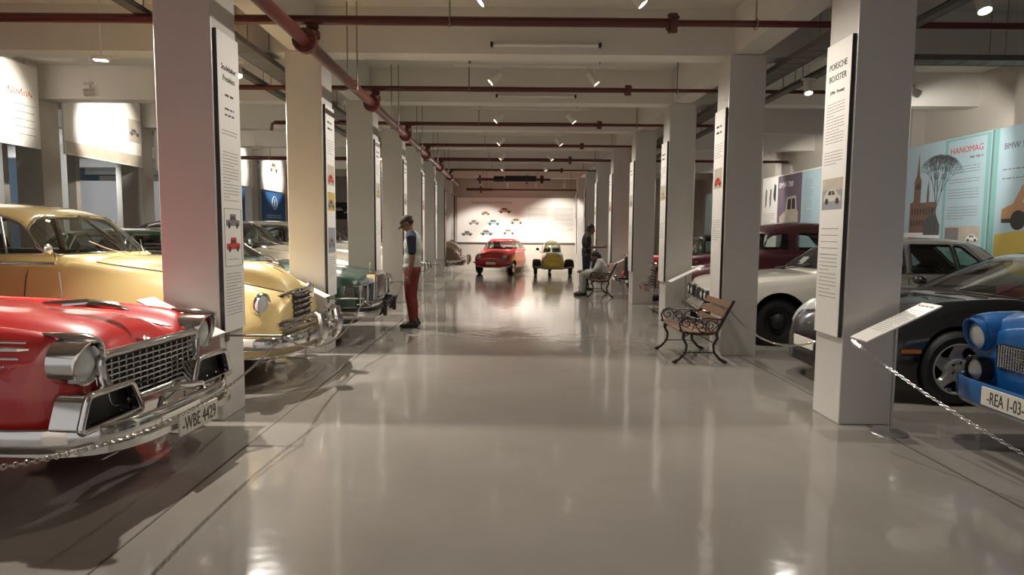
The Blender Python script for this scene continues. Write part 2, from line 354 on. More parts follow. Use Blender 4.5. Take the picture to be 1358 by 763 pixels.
# ------------------------------------------------------------------ spotlights and tubes
def aim(o, d): o.rotation_euler = Vector(d).to_track_quat('-Z', 'Y').to_euler()
_spot = []
def spotlight(p, target, label, W=60, ang=60, group=None, track=None, drop=.0, blend=.45, light=True, colr=WARM, size=.04, rod=True):
    """ceiling spotlight: adapter stem from z_top down to p, cylindrical head turned to target"""
    p = Vector(p); d = (Vector(target)-p).normalized()
    root = empty('track_spotlight', p+Vector((0, 0, drop)), 0, label, 'spotlight', group)
    off = -(p+Vector((0, 0, drop)))
    b = MB(); b.box((0, 0, .0), (.16, .035, .03)); b.tube([(0, 0, 0), (0, 0, -drop-.0)], .016, 8); b.box((0, 0, -drop*.5), (.03, .05, .06))
    if rod: b.tube([(0, 0, 0), (0, 0, ZC-p.z-drop)], .007, 6)
    b.build('mount', 'whitemetal', root, bevel=.004)
    q = p+off
    R = d.to_track_quat('Z', 'Y').to_matrix()
    b = MB(); b.lathe([(.001, -.10), (.038, -.10), (.045, -.09), (.048, .07), (.044, .07), (.040, .055)], q, 'Z', 20, 1, R); hd = b.build('lamp_head', 'whitemetal', root, smooth=40)
    b = MB(); b.lathe([(.042, .050), (.02, .056), (.001, .058)], q, 'Z', 20, 1, R); b.build('lamp_lens', 'lens', hd)
    if light:
        l = bpy.data.lights.new('lamp', 'SPOT'); l.energy = W*LIGHT; l.spot_size = math.radians(ang); l.spot_blend = blend; l.color = colr; l.shadow_soft_size = size
        lo = bpy.data.objects.new('lamp_light', l); col.objects.link(lo); lo.parent = root; lo.location = q+R @ Vector((0, 0, .075)); aim(lo, d)
    return root
NUM = ['first', 'second', 'third', 'fourth', 'fifth', 'sixth', 'seventh', 'eighth']
ZS = 3.34
for k in range(7):
    y = 5.35+BAY*k
    zt = ZC
    b = MB(); b.box((.3, y, 3.50), (2.0, .034, .025)); tr = b.build('spotlight_track', 'whitemetal', None, smooth=0)
    setp(tr, 'white spotlight track across the aisle ceiling in the %s bay' % NUM[k], 'lighting track', 'lighting tracks over the aisle')
    h = MB()
    for x in (-.5, 1.1): h.tube([(x, y, 3.51), (x, y, ZC)], .006, 4)
    h.build('track_hanger', 'rod', tr)
    if k < 6:
        spotlight((-.20, y, ZS), (XL+.02, y-.28, 1.5), 'left spotlight of the pair on the aisle track in the %s bay' % NUM[k], W=(150 if k == 0 else 230), rod=False, ang=105, blend=1, drop=.14, group='aisle spotlights')
        spotlight((1.02, y, ZS), (XR-.02, y-.28, 1.5), 'right spotlight of the pair on the aisle track in the %s bay' % NUM[k], W=200, rod=False, ang=105, blend=1, drop=.14, group='aisle spotlights')
for k in (0, 1, 2, 3):
    y = Y0+BAY*(k+1)+.0235
    r_ = empty('fluorescent_lamp', (.40, y, 3.60), 0, 'unlit tube lamp on the face of the %s ceiling beam' % NUM[k+1], 'tube lamp', 'unlit tube lamps on the beams')
    MB().box((0, .018, .0), (1.26, .036, .04)).build('batten', 'whitemetal', r_, smooth=0)
    MB().cyl((-.60, -.02, -.012), (.60, -.02, -.012), .014, 10).build('tube', 'tube', r_)
    for s in (-1, 1): MB().box((s*.62, -.012, -.008), (.03, .05, .05)).build('end_cap', 'black', r_)

# lamps over the parked cars (left bays, right bays) and on the outer picture panels
for k in range(-1, 7):
    y = Y0+BAY*k
    if k >= 0:
        spotlight((-3.15, y+.05, 3.28), (-2.35, y-1.0, .4), 'spotlight hung beside the %s left pillar, turned on the car before it' % NUM[k], W=(560, 900, 560)[k] if k < 3 else 300, ang=100, drop=.1, group='spotlights over the left cars', size=.03)
        spotlight((3.45, y+.05, 3.14), (3.3, y-1.1, .4), 'spotlight hung beside the %s right pillar, turned on the car before it' % NUM[k], W=130, ang=95, drop=.1, group='spotlights over the right cars', size=.03)
for i, (x, y, tx, ty, tz, w) in enumerate(((-5.7, 8.9, -7.4, 9.1, 3.2, 300), (-5.7, 11.6, -7.4, 11.9, 3.2, 300), (-5.7, 14.6, -7.4, 14.8, 3.1, 260), (-5.7, 17.2, -7.4, 17.3, 3.2, 300), (-5.7, 19.9, -7.4, 20.1, 3.2, 300))):
    spotlight((x, y, 3.30), (tx, ty, tz), '%s spotlight facing the bright picture panels on the left' % NUM[i], W=w, ang=66, drop=.12, group='spotlights for the left panels')
for i, (x, y, tx, ty, tz, w) in enumerate(((5.0, 8.1, 7.3, 8.4, 2.4, 130), (5.3, 9.0, 7.3, 10.9, 2.3, 190), (5.3, 14.0, 7.3, 15.2, 2.3, 220), (5.3, 17.0, 7.3, 18.2, 2.2, 180), (5.3, 20.4, 7.3, 21.5, 2.2, 140))):
    spotlight((x, y, 3.22), (tx, ty, tz), '%s spotlight facing the printed panels on the right wall' % NUM[i], W=w, ang=80, drop=.12, group='spotlights for the right panels', colr=(1, .95, .88))
for i, (x, tx, ty, tz, w) in enumerate(((-1.0, -1.0, 24.3, .8, 360), (-.1, .2, 24.1, .2, 420), (.9, 1.1, 24.1, .3, 400), (1.9, 1.9, 24.5, 1.2, 280))):
    spotlight((x, 22.6, 3.10), (tx, ty, tz), '%s spotlight from the left above the two microcars' % NUM[i], W=w, ang=85, drop=.35, group='spotlights over the microcars', colr=(1, .93, .84))
# flood lamp on the beam, upper left
fl = empty('flood_lamp', (-4.35, 7.0, 3.26), .2, 'square lit flood lamp hanging under the beam at upper left', 'flood lamp')
MB().box((0, 0, 0), (.15, .10, .05)).build('housing', 'whitemetal', fl, bevel=.008); MB().box((0, -.01, -.027), (.12, .07, .006)).build('lamp_lens', 'lens', fl)
MB().tube([(.0, .0, .02), (.0, .0, .76)], .009, 6).box((.1, .02, .02), (.09, .04, .03)).build('bracket', 'whitemetal', fl)
l = bpy.data.lights.new('lamp', 'SPOT'); l.energy = 90*LIGHT; l.spot_size = 2.0; l.color = WARM; l.shadow_soft_size = .06
lo = bpy.data.objects.new('lamp_light', l); col.objects.link(lo); lo.parent = fl; lo.location = (0, -.02, -.05); lo.rotation_euler = (.1, 0, 0)
# left hall lamps beyond the partition
for i, (x, y) in enumerate(((-9.6, 9.2), (-9.6, 14.2), (-13.2, 12.0), (-13.2, 17.5))):
    spotlight((x, y, 3.1), (x-1.2, y+2.6, 1.4), '%s spotlight in the hall beyond the left pillars' % NUM[i], W=200, ang=130, drop=.2, colr=(.92, .96, 1), group='spotlights in the left hall')
# ------------------------------------------------------------------ car kit (local: nose at x=0 looking +x, floor z=0)
def crom(P, k=6):
    P = [np.array(p, float) for p in P]; out = []
    for i in range(len(P)-1):
        p0 = P[i-1] if i > 0 else 2*P[0]-P[1]; p1, p2 = P[i], P[i+1]; p3 = P[i+2] if i+2 < len(P) else 2*P[-1]-P[-2]
        if i == 0: p0 = p2*np.array([-1, 1])          # symmetric about the centre line
        l = [max(1e-4, np.linalg.norm(b-a)**.5) for a, b in ((p0, p1), (p1, p2), (p2, p3))]
        t0, t1 = 0, l[0]; t2 = t1+l[1]; t3 = t2+l[2]
        for j in range(k):
            t = t1+(t2-t1)*j/k
            A1 = (t1-t)/(t1-t0)*p0+(t-t0)/(t1-t0)*p1; A2 = (t2-t)/(t2-t1)*p1+(t-t1)/(t2-t1)*p2; A3 = (t3-t)/(t3-t2)*p2+(t-t2)/(t3-t2)*p3
            B1 = (t2-t)/(t2-t0)*A1+(t-t0)/(t2-t0)*A2; B2 = (t3-t)/(t3-t1)*A2+(t-t1)/(t3-t1)*A3
            out.append((t2-t)/(t2-t1)*B1+(t-t1)/(t2-t1)*B2)
    out.append(P[-1]); return out
def section(r, k=6):
    zt, yv, zv, ys, zs, w, zm, wb, zb = r
    return crom([(0, zt), (yv*.6, zt-(zt-zv)*.2), (yv, zv), (ys, zs), (w, zm), ((w*1.6+wb*.4)/2, (zm+zb*1.2)/2.2), (wb, zb)], k)
def loft_body(rows, wheels, parent, pm, tub=None, step=.06, name='body', nose=.03, k=6, archr=1.13, smooth=40):
    rows = sorted(rows, key=lambda r: -r[0]); X = [r[0] for r in rows]
    xs = []
    for a, b in zip(X[:-1], X[1:]):
        n = max(2, int((a-b)/step)+1); xs += list(np.linspace(a, b, n, endpoint=False))
    xs.append(X[-1]); cols = [pchip(X, [r[c] for r in rows], np.array(xs)) for c in range(1, 10)]
    rings = []
    for i, x in enumerate(xs):
        h = section([c[i] for c in cols], k)
        ring = [Vector((x, y, z)) for y, z in h]+[Vector((x, -y, z)) for y, z in h[1:][::-1]]
        rings.append(ring)
    def cap(ring, sg):
        zc = (ring[0].z+ring[len(ring)//2].z)/2; out = []
        for s, d in ((.985, .3), (.95, .6), (.8, .85), (.4, 1), (.03, 1.02)):
            out.append([Vector((p.x+sg*nose*d, p.y*s, zc+(p.z-zc)*s)) for p in ring])
        return out
    rings = cap(rings[0], 1)[::-1]+rings+cap(rings[-1], -1)
    b = MB(); b.grid(rings, closev=True); n = len(rings[0])
    b.f += [tuple(range(n))[::-1], tuple(range(len(b.v)-n, len(b.v)))]; b.m += [0, 0]
    o = b.build(name, [pm, 'interior', 'well'], parent, smooth=0)
    if wheels:
        def vol(me):
            q = bmesh.new(); q.from_mesh(me); v = q.calc_volume(signed=True); bad = sum(not e.is_manifold for e in q.edges); q.free(); return v, bad
        for wx, r, w in wheels:
            for s in (-1, 1):
                v0 = vol(o.data)[0]; keep = o.data
                for att in range(10):
                    jx = .0007*att
                    c = MB().tube([(wx+jx, s*(w-.34+jx), r+.01), (wx+jx, s*(w+.25), r+.01+jx*.3)], r*archr, 40)
                    co = c.build('cut', [pm, 'interior', 'well'], parent, smooth=0)
                    for p in co.data.polygons: p.material_index = 2
                    md = o.modifiers.new('b', 'BOOLEAN'); md.object = co; md.operation = 'DIFFERENCE'; md.solver = 'EXACT' if att % 2 == 0 else 'FAST'
                    if att % 2 == 0: md.material_mode = 'INDEX'
                    apply_mods(o); bpy.data.objects.remove(co); v1 = vol(o.data)[0]
                    if v0-v1 > .02 and v0-v1 < .5: break
                    o.data = keep
                else: print('ARCH FAILED', wx, s)
    if tub:
        for p in o.data.polygons:
            c = p.center
            if tub[1] < c.x < tub[0] and c.z < tub[2] and abs(c.y) < tub[3] and p.normal.z > -.3 and c.z > .3: p.material_index = 1
    o.data.shade_smooth(); o.data.set_sharp_from_angle(angle=math.radians(smooth))
    return o
def inpoly(px, py, poly):
    r = np.zeros(px.shape, bool); n = len(poly)
    for i in range(n):
        x1, y1 = poly[i]; x2, y2 = poly[(i+1) % n]
        c = ((y1 > py) != (y2 > py)) & (px < (x2-x1)*(py-y1)/((y2-y1) if y2 != y1 else 1e-12)+x1); r ^= c
    return r
def nearest_on(poly, p):
    best = (1e9, p)
    for i in range(len(poly)):
        a = np.array(poly[i]); b = np.array(poly[(i+1) % len(poly)]); d = b-a; L = d@d
        t = 0 if L < 1e-12 else min(1, max(0, ((p-a)@d)/L)); q = a+d*t; e = np.sum((q-p)**2)
        if e < best[0]: best = (e, q)
    return best[1]
def greenhouse(rings, wins, parent, pm, gm='glass', tm='chrome', tr=.010, nth=200, nz=40, name='roof', crown=8):
    """rings: (z, xfront, xrear, halfwidth, n). wins: (kind, polygon) kind in side/front/rear/left/right"""
    t = np.arange(len(rings)); nb = len(rings)
    tt = np.linspace(0, nb-1, nz); P = [pchip(t, [r[c] for r in rings], tt) for c in range(5)]
    G = []
    for i in range(nz):
        z, xf, xr, w, n = [p[i] for p in P]; xc, a = (xf+xr)/2, (xf-xr)/2
        th = np.linspace(0, 2*PI, 1201); cx = a*np.sign(np.cos(th))*np.abs(np.cos(th))**(2/n); cy = w*np.sign(np.sin(th))*np.abs(np.sin(th))**(2/n)
        L = np.concatenate([[0], np.cumsum(np.hypot(np.diff(cx), np.diff(cy)))]); s = np.linspace(0, L[-1], nth+1)[:-1]
        G.append(np.stack([xc+np.interp(s, L, cx), np.interp(s, L, cy), np.full(nth, z)], 1))
    V = np.concatenate(G+[np.array([[(rings[-1][1]+rings[-1][2])/2, 0, rings[-1][0]+.004]])])
    F = [(i*nth+j, i*nth+(j+1) % nth, (i+1)*nth+(j+1) % nth, (i+1)*nth+j) for i in range(nz-1) for j in range(nth)]
    F = np.array(F); C = V[F].mean(1); N = np.cross(V[F[:, 2]]-V[F[:, 0]], V[F[:, 3]]-V[F[:, 1]]); N /= np.linalg.norm(N, axis=1)[:, None]+1e-12
    VN = np.zeros_like(V)
    for k in range(4): np.add.at(VN, F[:, k], N)
    VN /= np.linalg.norm(VN, axis=1)[:, None]+1e-12
    own = -np.ones(len(F), int); specs = []
    for kind, poly in wins:
        if kind in ('side', 'left', 'right'):
            for s in ((1, -1) if kind == 'side' else ((1,) if kind == 'left' else (-1,))):
                specs.append((0, 2, 1, s, poly, 'side_window')); 
        else: specs.append((1, 2, 0, 1 if kind == 'front' else -1, poly, 'windshield' if kind == 'front' else 'rear_window'))
    for w, (u, v, k, s, poly, nm) in enumerate(specs):
        ok = inpoly(C[:, u], C[:, v], poly) & (N[:, k]*s > (.45 if k == 1 else .2)); own[ok & (own < 0)] = w
    owners = [set() for _ in V]
    for fi, f in enumerate(F):
        for q in f: owners[q].add(own[fi])
    for q, ow in enumerate(owners):
        if len(ow) > 1:
            w = max(ow); u, v, k, s, poly, nm = specs[w]; p = np.array([V[q][u], V[q][v]]); z = nearest_on(poly, p)
            if np.hypot(*(z-p)) < .05:
                d = z-p; nn = VN[q]
                if abs(nn[k]) > .15: V[q][k] -= (nn[u]*d[0]+nn[v]*d[1])/nn[k]
                V[q][u], V[q][v] = z
    def sub(fs, extra=()):
        ids = sorted({q for f in fs for q in f}); mp = {q: i for i, q in enumerate(ids)}
        b = MB(); b.add([tuple(V[q]) for q in ids], [tuple(mp[q] for q in f) for f in fs]); return b
    rf = [tuple(f) for f in F[own < 0]]; top = [((nz-1)*nth+j, (nz-1)*nth+(j+1) % nth, len(V)-1) for j in range(nth)]
    o = sub(rf+top).build(name, [pm, 'interior'], parent, smooth=50)
    o.data.materials[1]  # headliner slot
    sol = o.modifiers.new('thickness', 'SOLIDIFY'); sol.thickness = .025; sol.offset = -1; sol.material_offset = 1; sol.material_offset_rim = 0
    for w, (u, v, k, s, poly, nm) in enumerate(specs):
        fs = [tuple(f) for f in F[own == w]]
        if not fs: continue
        g = sub(fs).build(nm, gm, parent, smooth=60)
        cand = np.where(VN[:, k]*s > .15)[0]; pts = []
        for p in poly:
            dd = (V[cand, u]-p[0])**2+(V[cand, v]-p[1])**2; q = cand[np.argmin(dd)]; nn = VN[q]
            P3 = [0, 0, 0]; P3[u], P3[v] = p; P3[k] = V[q][k]-(nn[u]*(p[0]-V[q][u])+nn[v]*(p[1]-V[q][v]))/(nn[k] if abs(nn[k]) > .15 else 1e9)
            P3 = np.array(P3)+nn*.003; pts.append(P3)
        if tr: MB().tube(pts, tr, 6, closed=True, up=(0, 0, 1)).build('window_trim', tm, g, smooth=60)
    return o
def wheel(parent, x, yo, r, w, style='hub', s=1, rimr=None, cap='chrome'):
    rr = rimr or r*.62
    t = [(rr*.98, -.02), (rr*1.02, 0), (r*.86, .008), (r*.96, -.012), (r, -.045), (r, -w+.03), (r*.95, -w), (rr*.9, -w), (rr*.86, -w*.5), (rr*.9, -.03)]
    b = MB().lathe(t, (x, yo*s, r), 'Y', 40, s); ty = b.build('wheel', 'tyre', parent, smooth=40)
    if style == 'hub':
        p = [(rr*1.0, -.018), (rr*.97, -.004), (rr*.9, -.01), (rr*.86, -.035), (rr*.6, -.05), (rr*.56, -.03), (rr*.54, -.015), (rr*.4, .012), (rr*.18, .028), (.001, .03)]
        MB().lathe(p, (x, yo*s, r), 'Y', 40, s).build('hubcap', cap, ty, smooth=40)
    elif style == 'alloy':
        b = MB().lathe([(rr*1.0, -.03), (rr*1.0, -.004), (rr*.95, .0), (rr*.90, -.02), (rr*.9, -.1), (rr*.97, -.12)], (x, yo*s, r), 'Y', 48, s)
        for k in range(5):
            a0 = 2*PI*k/5+.3; Pp = []
            for i in range(9):
                q = i/8; rad = .055+(rr*.93-.055)*q; hw = .055*(1-q)**1.2+.026+.05*q**5; tw = a0+.22*q*q
                d = Vector((math.cos(tw), 0, math.sin(tw))); e = Vector((-math.sin(tw), 0, math.cos(tw)))
                cc = Vector((x, yo*s, r)); z = -.030-.012*math.sin(PI*q)
                Pp.append([cc+d*rad+e*hw+Vector((0, s*(z-.012), 0)), cc+d*rad+e*hw*.6+Vector((0, s*(z+.012), 0)), cc+d*rad-e*hw*.6+Vector((0, s*(z+.012), 0)), cc+d*rad-e*hw+Vector((0, s*(z-.012), 0))])
            b.grid(Pp)
        b.lathe([(.085, -.06), (.085, -.02), (.06, -.012), (.034, -.022), (.03, -.012), (.001, -.01)], (x, yo*s, r), 'Y', 24, s)
        rim = b.build('alloy_rim', 'alloy', ty, smooth=40)
        for k in range(5):
            a = 2*PI*k/5+.62; MB().lathe([(.011, -.02), (.011, -.008), (.001, -.007)], (x+.058*math.cos(a), yo*s, r+.058*math.sin(a)), 'Y', 8, s).build('wheel_bolt', 'black', rim)
        MB().lathe([(rr*.93, -.11), (.001, -.11)], (x, yo*s, r), 'Y', 32, s).build('brake_disc', 'black', ty)
    elif style == 'spoke':
        b = MB().lathe([(rr, -.02), (rr*.95, 0), (rr*.9, -.03)], (x, yo*s, r), 'Y', 32, s)
        for k in range(24):
            a = 2*PI*k/24; b.tube([(x+.04*math.cos(a+.3), yo*s+.01*s, r+.04*math.sin(a+.3)), (x+rr*.93*math.cos(a), yo*s-.02*s, r+rr*.93*math.sin(a))], .0035, 4)
        b.lathe([(.05, -.03), (.05, .01), (.02, .03), (.001, .03)], (x, yo*s, r), 'Y', 16, s); b.build('wire_rim', 'dullchrome', ty)
    return ty
def four_wheels(parent, xs, yo, r, w, style='hub', **k):
    for x in xs:
        for s in (-1, 1): wheel(parent, x, yo, r, w, style, s, **k)
def headlamp(parent, c, r, m='chrome', depth=.06, tilt=0, visor=0, lens='headlens'):
    R = Matrix.Rotation(tilt, 3, 'Z')
    b = MB(); n = 36; rings = []
    for rad, h in ((r*1.13, -depth), (r*1.16, -.01), (r*1.12, .012), (r*1.02, .010), (r*.97, -.012)):
        ring = []
        for k in range(n):
            a = 2*PI*k/n; up = max(0, (.5+.5*math.sin(a)))**1.6*visor; hh = h+(up if h > -.02 else 0)
            ring.append(R @ Vector((hh, rad*math.cos(a), rad*math.sin(a)))+Vector(c))
        rings.append(ring)
    b.grid(rings, closev=True); bz = b.build('headlamp', m, parent, smooth=40)
    b = MB(); b.lathe([(r*1.0, -.012), (r*.8, .006), (r*.5, .018), (r*.2, .024), (.001, .025)], c, 'X', 32, 1, None)
    b.v = [tuple(R @ (Vector(p)-Vector(c))+Vector(c)) for p in b.v]
    b.build('lens', lens, bz, smooth=60); return bz
def seats(parent, xs, z=.28, w=.6, m='interior', hb=.55, rows_w=2):
    for x in xs:
        for s in (-1, 1):
            b = MB(); cc = s*w*.52
            b.sweep([(x+.45, cc-w*.42, z+.08), (x+.45, cc+w*.42, z+.08)], [(-.02, 0), (.45, -.02), (.5, .08), (.46, .15), (.05, .17), (-.04, .1)])
            b.sweep([(x+.02, cc-w*.42, z+.15), (x+.02, cc+w*.42, z+.15)], [(-.05, 0), (.09, 0), (.19, hb), (.15, hb+.05), (.09, hb)])
            b.build('seat', m, parent, smooth=50, bevel=.02)
def steering(parent, c, r=.19, tilt=.9, m='black'):
    b = MB(); R = Matrix.Rotation(tilt, 3, 'Y')
    pts = [R @ Vector((r*math.cos(a), r*math.sin(a), 0))+Vector(c) for a in np.linspace(0, 2*PI, 25)[:-1]]
    b.tube(pts, .012, 6, closed=True)
    for a in (0.2, PI-.2, PI*1.5): b.tube([c, R @ Vector((r*math.cos(a), r*math.sin(a), 0))+Vector(c)], .009, 5)
    b.tube([c, R @ Vector((0, 0, .35 if False else -.3))+Vector(c)], .02, 6)
    b.build('steering_wheel', m, parent)
def car(name, label, loc, rz, group=None):
    return empty(name, loc, rz, label, 'car', group)
def finish(root, L, sx=1, sy=1, sz=1):
    """moves the meshes so that the root sits under the middle of the car"""
    seen = set(); M0 = Matrix.Diagonal((sx, sy, sz, 1)) @ Matrix.Translation((L/2, 0, 0))
    for o in root.children_recursive:
        if o.type == 'MESH' and o.data.name not in seen: o.data.transform(M0); seen.add(o.data.name)
    root.location = Vector(root.location)+Matrix.Rotation(root.rotation_euler.z, 3, 'Z') @ Vector((-L/2*sx, 0, 0))
def bumper(parent, path, h=.09, d=.05, m='chrome', name='bumper'):
    prof = [(0, -h/2), (d*.5, -h*.46), (d*.85, -h*.25), (d, 0), (d*.85, h*.25), (d*.5, h*.46), (0, h/2), (-.012, h*.4), (-.012, -h*.4)]
    return MB().sweep(path, prof).build(name, m, parent, smooth=50)
def arc_path(xf, w, xs, z, n=10, sharp=4):
    """bumper line from the left side round the front to the right side"""
    out = []
    for i in range(2*n+1):
        a = -PI/2+PI*i/(2*n); c, s = math.cos(a), math.sin(a)
        out.append((xs+(xf-xs)*abs(c)**(2/sharp), -w*math.copysign(abs(s)**(2/sharp), s), z))
    return out
def plate(parent, s, c, face, w=.52, h=.115, size=.105, squeeze=.9, m='plate'):
    if s is None: return MB().box(c, (w, h, .012), mtx=axes(face)).build('number_plate', m, parent, smooth=0, bevel=.002)
    R = axes(face); b = MB(); b.box(c, (w, h, .012), mtx=R); p = b.build('number_plate', m, parent, smooth=0, bevel=.002)
    n = R @ Vector((0, 0, .007))
    text('plate_text', s, size, Vector(c)+n-R @ Vector((0, size*.35, 0)), face, 'darkink', p, align='CENTER', squeeze=squeeze)
    return p
# ------------------------------------------------------------------ the cars
def fifties(label, loc, rz, pm, roofm=None, full=True, name='vintage_sedan', fast=False, top=1.70, plate_txt=None, group=None, teeth=True):
    """rounded late forties / early fifties sedan, 5.3 m long"""
    L = 5.3; r = car(name, label, loc, rz, group); roofm = roofm or pm
    #        x     zt   yv   zv   ys   zs   w    zm   wb   zb
    rows = [(0.00, .86, .26, .80, .56, .70, .64, .58, .60, .44),
            (-.05, .95, .30, .84, .62, .78, .76, .60, .70, .38),
            (-.16, 1.05, .34, .87, .66, .87, .87, .62, .80, .32),
            (-.40, 1.13, .38, .93, .72, .95, .94, .66, .88, .28),
            (-.90, 1.17, .44, 1.02, .77, 1.04, .965, .68, .92, .26),
            (-1.55, 1.20, .52, 1.11, .84, 1.13, .97, .70, .94, .26),
            (-1.72, 1.19, .60, 1.14, .86, 1.15, .97, .70, .94, .26),
            (-1.80, .55, .66, .55, .87, 1.15, .97, .70, .94, .26),
            (-3.95, .55, .66, .55, .87, 1.13, .97, .70, .94, .26),
            (-4.05, 1.10, .60, 1.10, .86, 1.12, .97, .68, .94, .26),
            (-4.7, .98, .50, .95, .76, .96, .90, .64, .86, .28),
            (-5.1, .80, .42, .78, .62, .78, .80, .58, .76, .30),
            (-5.3, .62, .38, .60, .50, .60, .66, .50, .62, .34)]
    loft_body(rows, [(-1.0, .36, .95), (-4.15, .36, .95)], r, pm, tub=(-1.74, -4.0, 1.1, .86))
    rg = [(1.11, -1.62, -4.5, .90, 3.6), (1.16, -1.66, -4.42, .885, 3.6), (1.35, -1.86, -4.20, .83, 3.5), (1.54, -2.08, -3.92, .74, 3.4),
          (top-.07, -2.28, -3.62, .62, 3.2), (top-.02, -2.55, -3.30, .42, 2.8), (top, -2.8, -3.05, .15, 2.4)]
    w1 = rounded([(-1.98, 1.22), (-2.24, 1.50), (-2.42, 1.565), (-2.90, 1.575), (-2.90, 1.22)], [.04, .08, .06, .02, .02])
    w2 = rounded([(-2.96, 1.22), (-2.96, 1.575), (-3.45, 1.555), (-3.72, 1.45), (-3.95, 1.22)], [.02, .02, .08, .1, .06])
    ws = rounded([(-.015, 1.225), (-.015, 1.575), (-.52, 1.56), (-.66, 1.46), (-.74, 1.26), (-.70, 1.215)], [.01, .01, .08, .06, .05, .04])
    rw = rounded([(-.42, 1.27), (.42, 1.27), (.40, 1.46), (-.40, 1.46)], .08)
    greenhouse(rg, [('side', w1), ('side', w2), ('front', ws), ('front', [(-a, b) for a, b in ws]), ('rear', rw)], r, roofm, tr=.011)
    b = MB()
    for s in (-1, 1):   # quarter-vent bar in the front side window
        b.tube([(-2.22, s*.865, 1.22), (-2.31, s*.80, 1.545)], .010, 6)
    b.build('vent_bar', 'chrome', r)
    four_wheels(r, (-1.0, -4.15), .93, .36, .19, 'hub')
    for s in (-1, 1): headlamp(r, (-.085, s*.70, .775), .10, depth=.03, tilt=s*.16)
    # grille: stacked chrome bars under the hood lip, wider bars below
    g = MB().prism([(.0, -.25, .58), (.0, .25, .58), (.0, .22, .84), (.0, -.22, .84)], (.045, 0, 0)).build('grille', 'black', r)
    b = MB()
    for i, z in enumerate((.60, .655, .71, .765, .82)): b.tube([(.02, -.26, z), (.062, -.2, z), (.07, 0, z), (.062, .2, z), (.02, .26, z)], .014, 6, flat=.8)
    b.tube([(-.10, -.42, .80), (.03, -.27, .86), (.08, 0, .88), (.03, .27, .86), (-.10, .42, .80)], .018, 6)
    b.build('grille_bars', 'chrome', g)
    b = MB()
    for z, q in ((.60, .0), (.545, .01), (.49, .01)):
        b.tube([(-.28, -.90, z), (-.08, -.78, z), (.04+q, -.5, z), (.085+q, -.2, z), (.085+q, .2, z), (.04+q, .5, z), (-.08, .78, z), (-.28, .90, z)], .017, 6, flat=.8)
    b.build('lower_grille_bars', 'chrome', g)
    bp = bumper(r, arc_path(.22, .93, -.38, .45, sharp=3.4), .11, .055)
    MB().sweep(arc_path(.17, .90, -.36, .375, sharp=3.4), [(0, -.035), (.02, -.03), (.03, .0), (.0, .035)]).build('bumper_apron', pm, bp, smooth=50)
    bumper(bp, arc_path(.185, .91, -.36, .33, sharp=3.4), .022, .03, name='apron_edge')
    for s in (-1, 1):
        b = MB(); b.tube([(.27, s*.27, .34), (.31, s*.27, .42), (.325, s*.27, .52), (.30, s*.27, .64), (.25, s*.27, .66)], [.03, .05, .058, .052, .03], 10)
        b.tube([(.2, s*.27, .58), (.16, s*.5, .60), (.05, s*.72, .60)], .018, 6); b.build('bumper_guard', 'chrome', bp)
    MB().tube([(.19, -.27, .60), (.23, -.1, .60), (.23, .1, .60), (.19, .27, .60)], .018, 6).build('bumper_bar', 'chrome', bp)
    # hood ornament, hood seam, belt moulding, door seams
    b = MB(); b.tube([(-.42, 0, 1.14), (-.30, 0, 1.145), (-.2, 0, 1.12), (-.13, 0, 1.07)], [.006, .018, .022, .008], 8)
    b.tube([(-.22, 0, 1.13), (-.28, 0, 1.18), (-.36, 0, 1.185)], [.020, .018, .006], 6, flat=.5); b.build('hood_ornament', 'chrome', r)
    b = MB()
    for s in (-1, 1):
        b.tube([(-.03, s*.3, .86), (-.14, s*.37, .895), (-.4, s*.42, .955), (-.9, s*.48, 1.035), (-1.5, s*.56, 1.125), (-1.62, s*.6, 1.15)], .005, 4)
        for x in (-2.02, -2.93): b.tube([(x, s*.88, 1.14), (x, s*.93, 1.02), (x-.01, s*.973, .72), (x-.02, s*.962, .5), (x-.02, s*.948, .3)], .005, 4)
    b.build('panel_seam', 'black', r)
    b = MB()
    for s in (-1, 1):
        b.tube([(-1.78, s*.905, 1.15), (-2.6, s*.905, 1.155), (-3.6, s*.90, 1.15), (-4.3, s*.87, 1.13)], .014, 6, flat=.6)
        b.tube([(-2.55, s*.965, .98), (-2.72, s*.985, .98)], .012, 6)
    b.build('belt_moulding', 'chrome', r)
    MB().tube([(-1.80, -.86, 1.17), (-1.76, -.93, 1.24)], .01, 6).ell((-1.78, -.98, 1.27), (.02, .06, .05), 12).build('side_mirror', 'chrome', r)
    b = MB()
    for s in (-1, 1): b.tube([(-1.60, s*.14, 1.205), (-1.72, s*.30, 1.27), (-1.80, s*.42, 1.34)], .006, 5)
    b.build('wiper', 'chrome', r)
    MB().tube([(-1.665, 0, 1.215), (-2.10, 0, 1.57)], .013, 6).build('windshield_divider', 'chrome', r)
    seats(r, (-2.9, -3.8), .3, .8, 'tanleather'); steering(r, (-2.25, .36, 1.12))
    b = MB(); b.box((-1.86, 0, .98), (.16, 1.55, .24)); b.build('dashboard', pm, r, bevel=.03)
    if plate_txt: plate(r, plate_txt, (.30, 0, .38), '+x')
    finish(r, L); return r

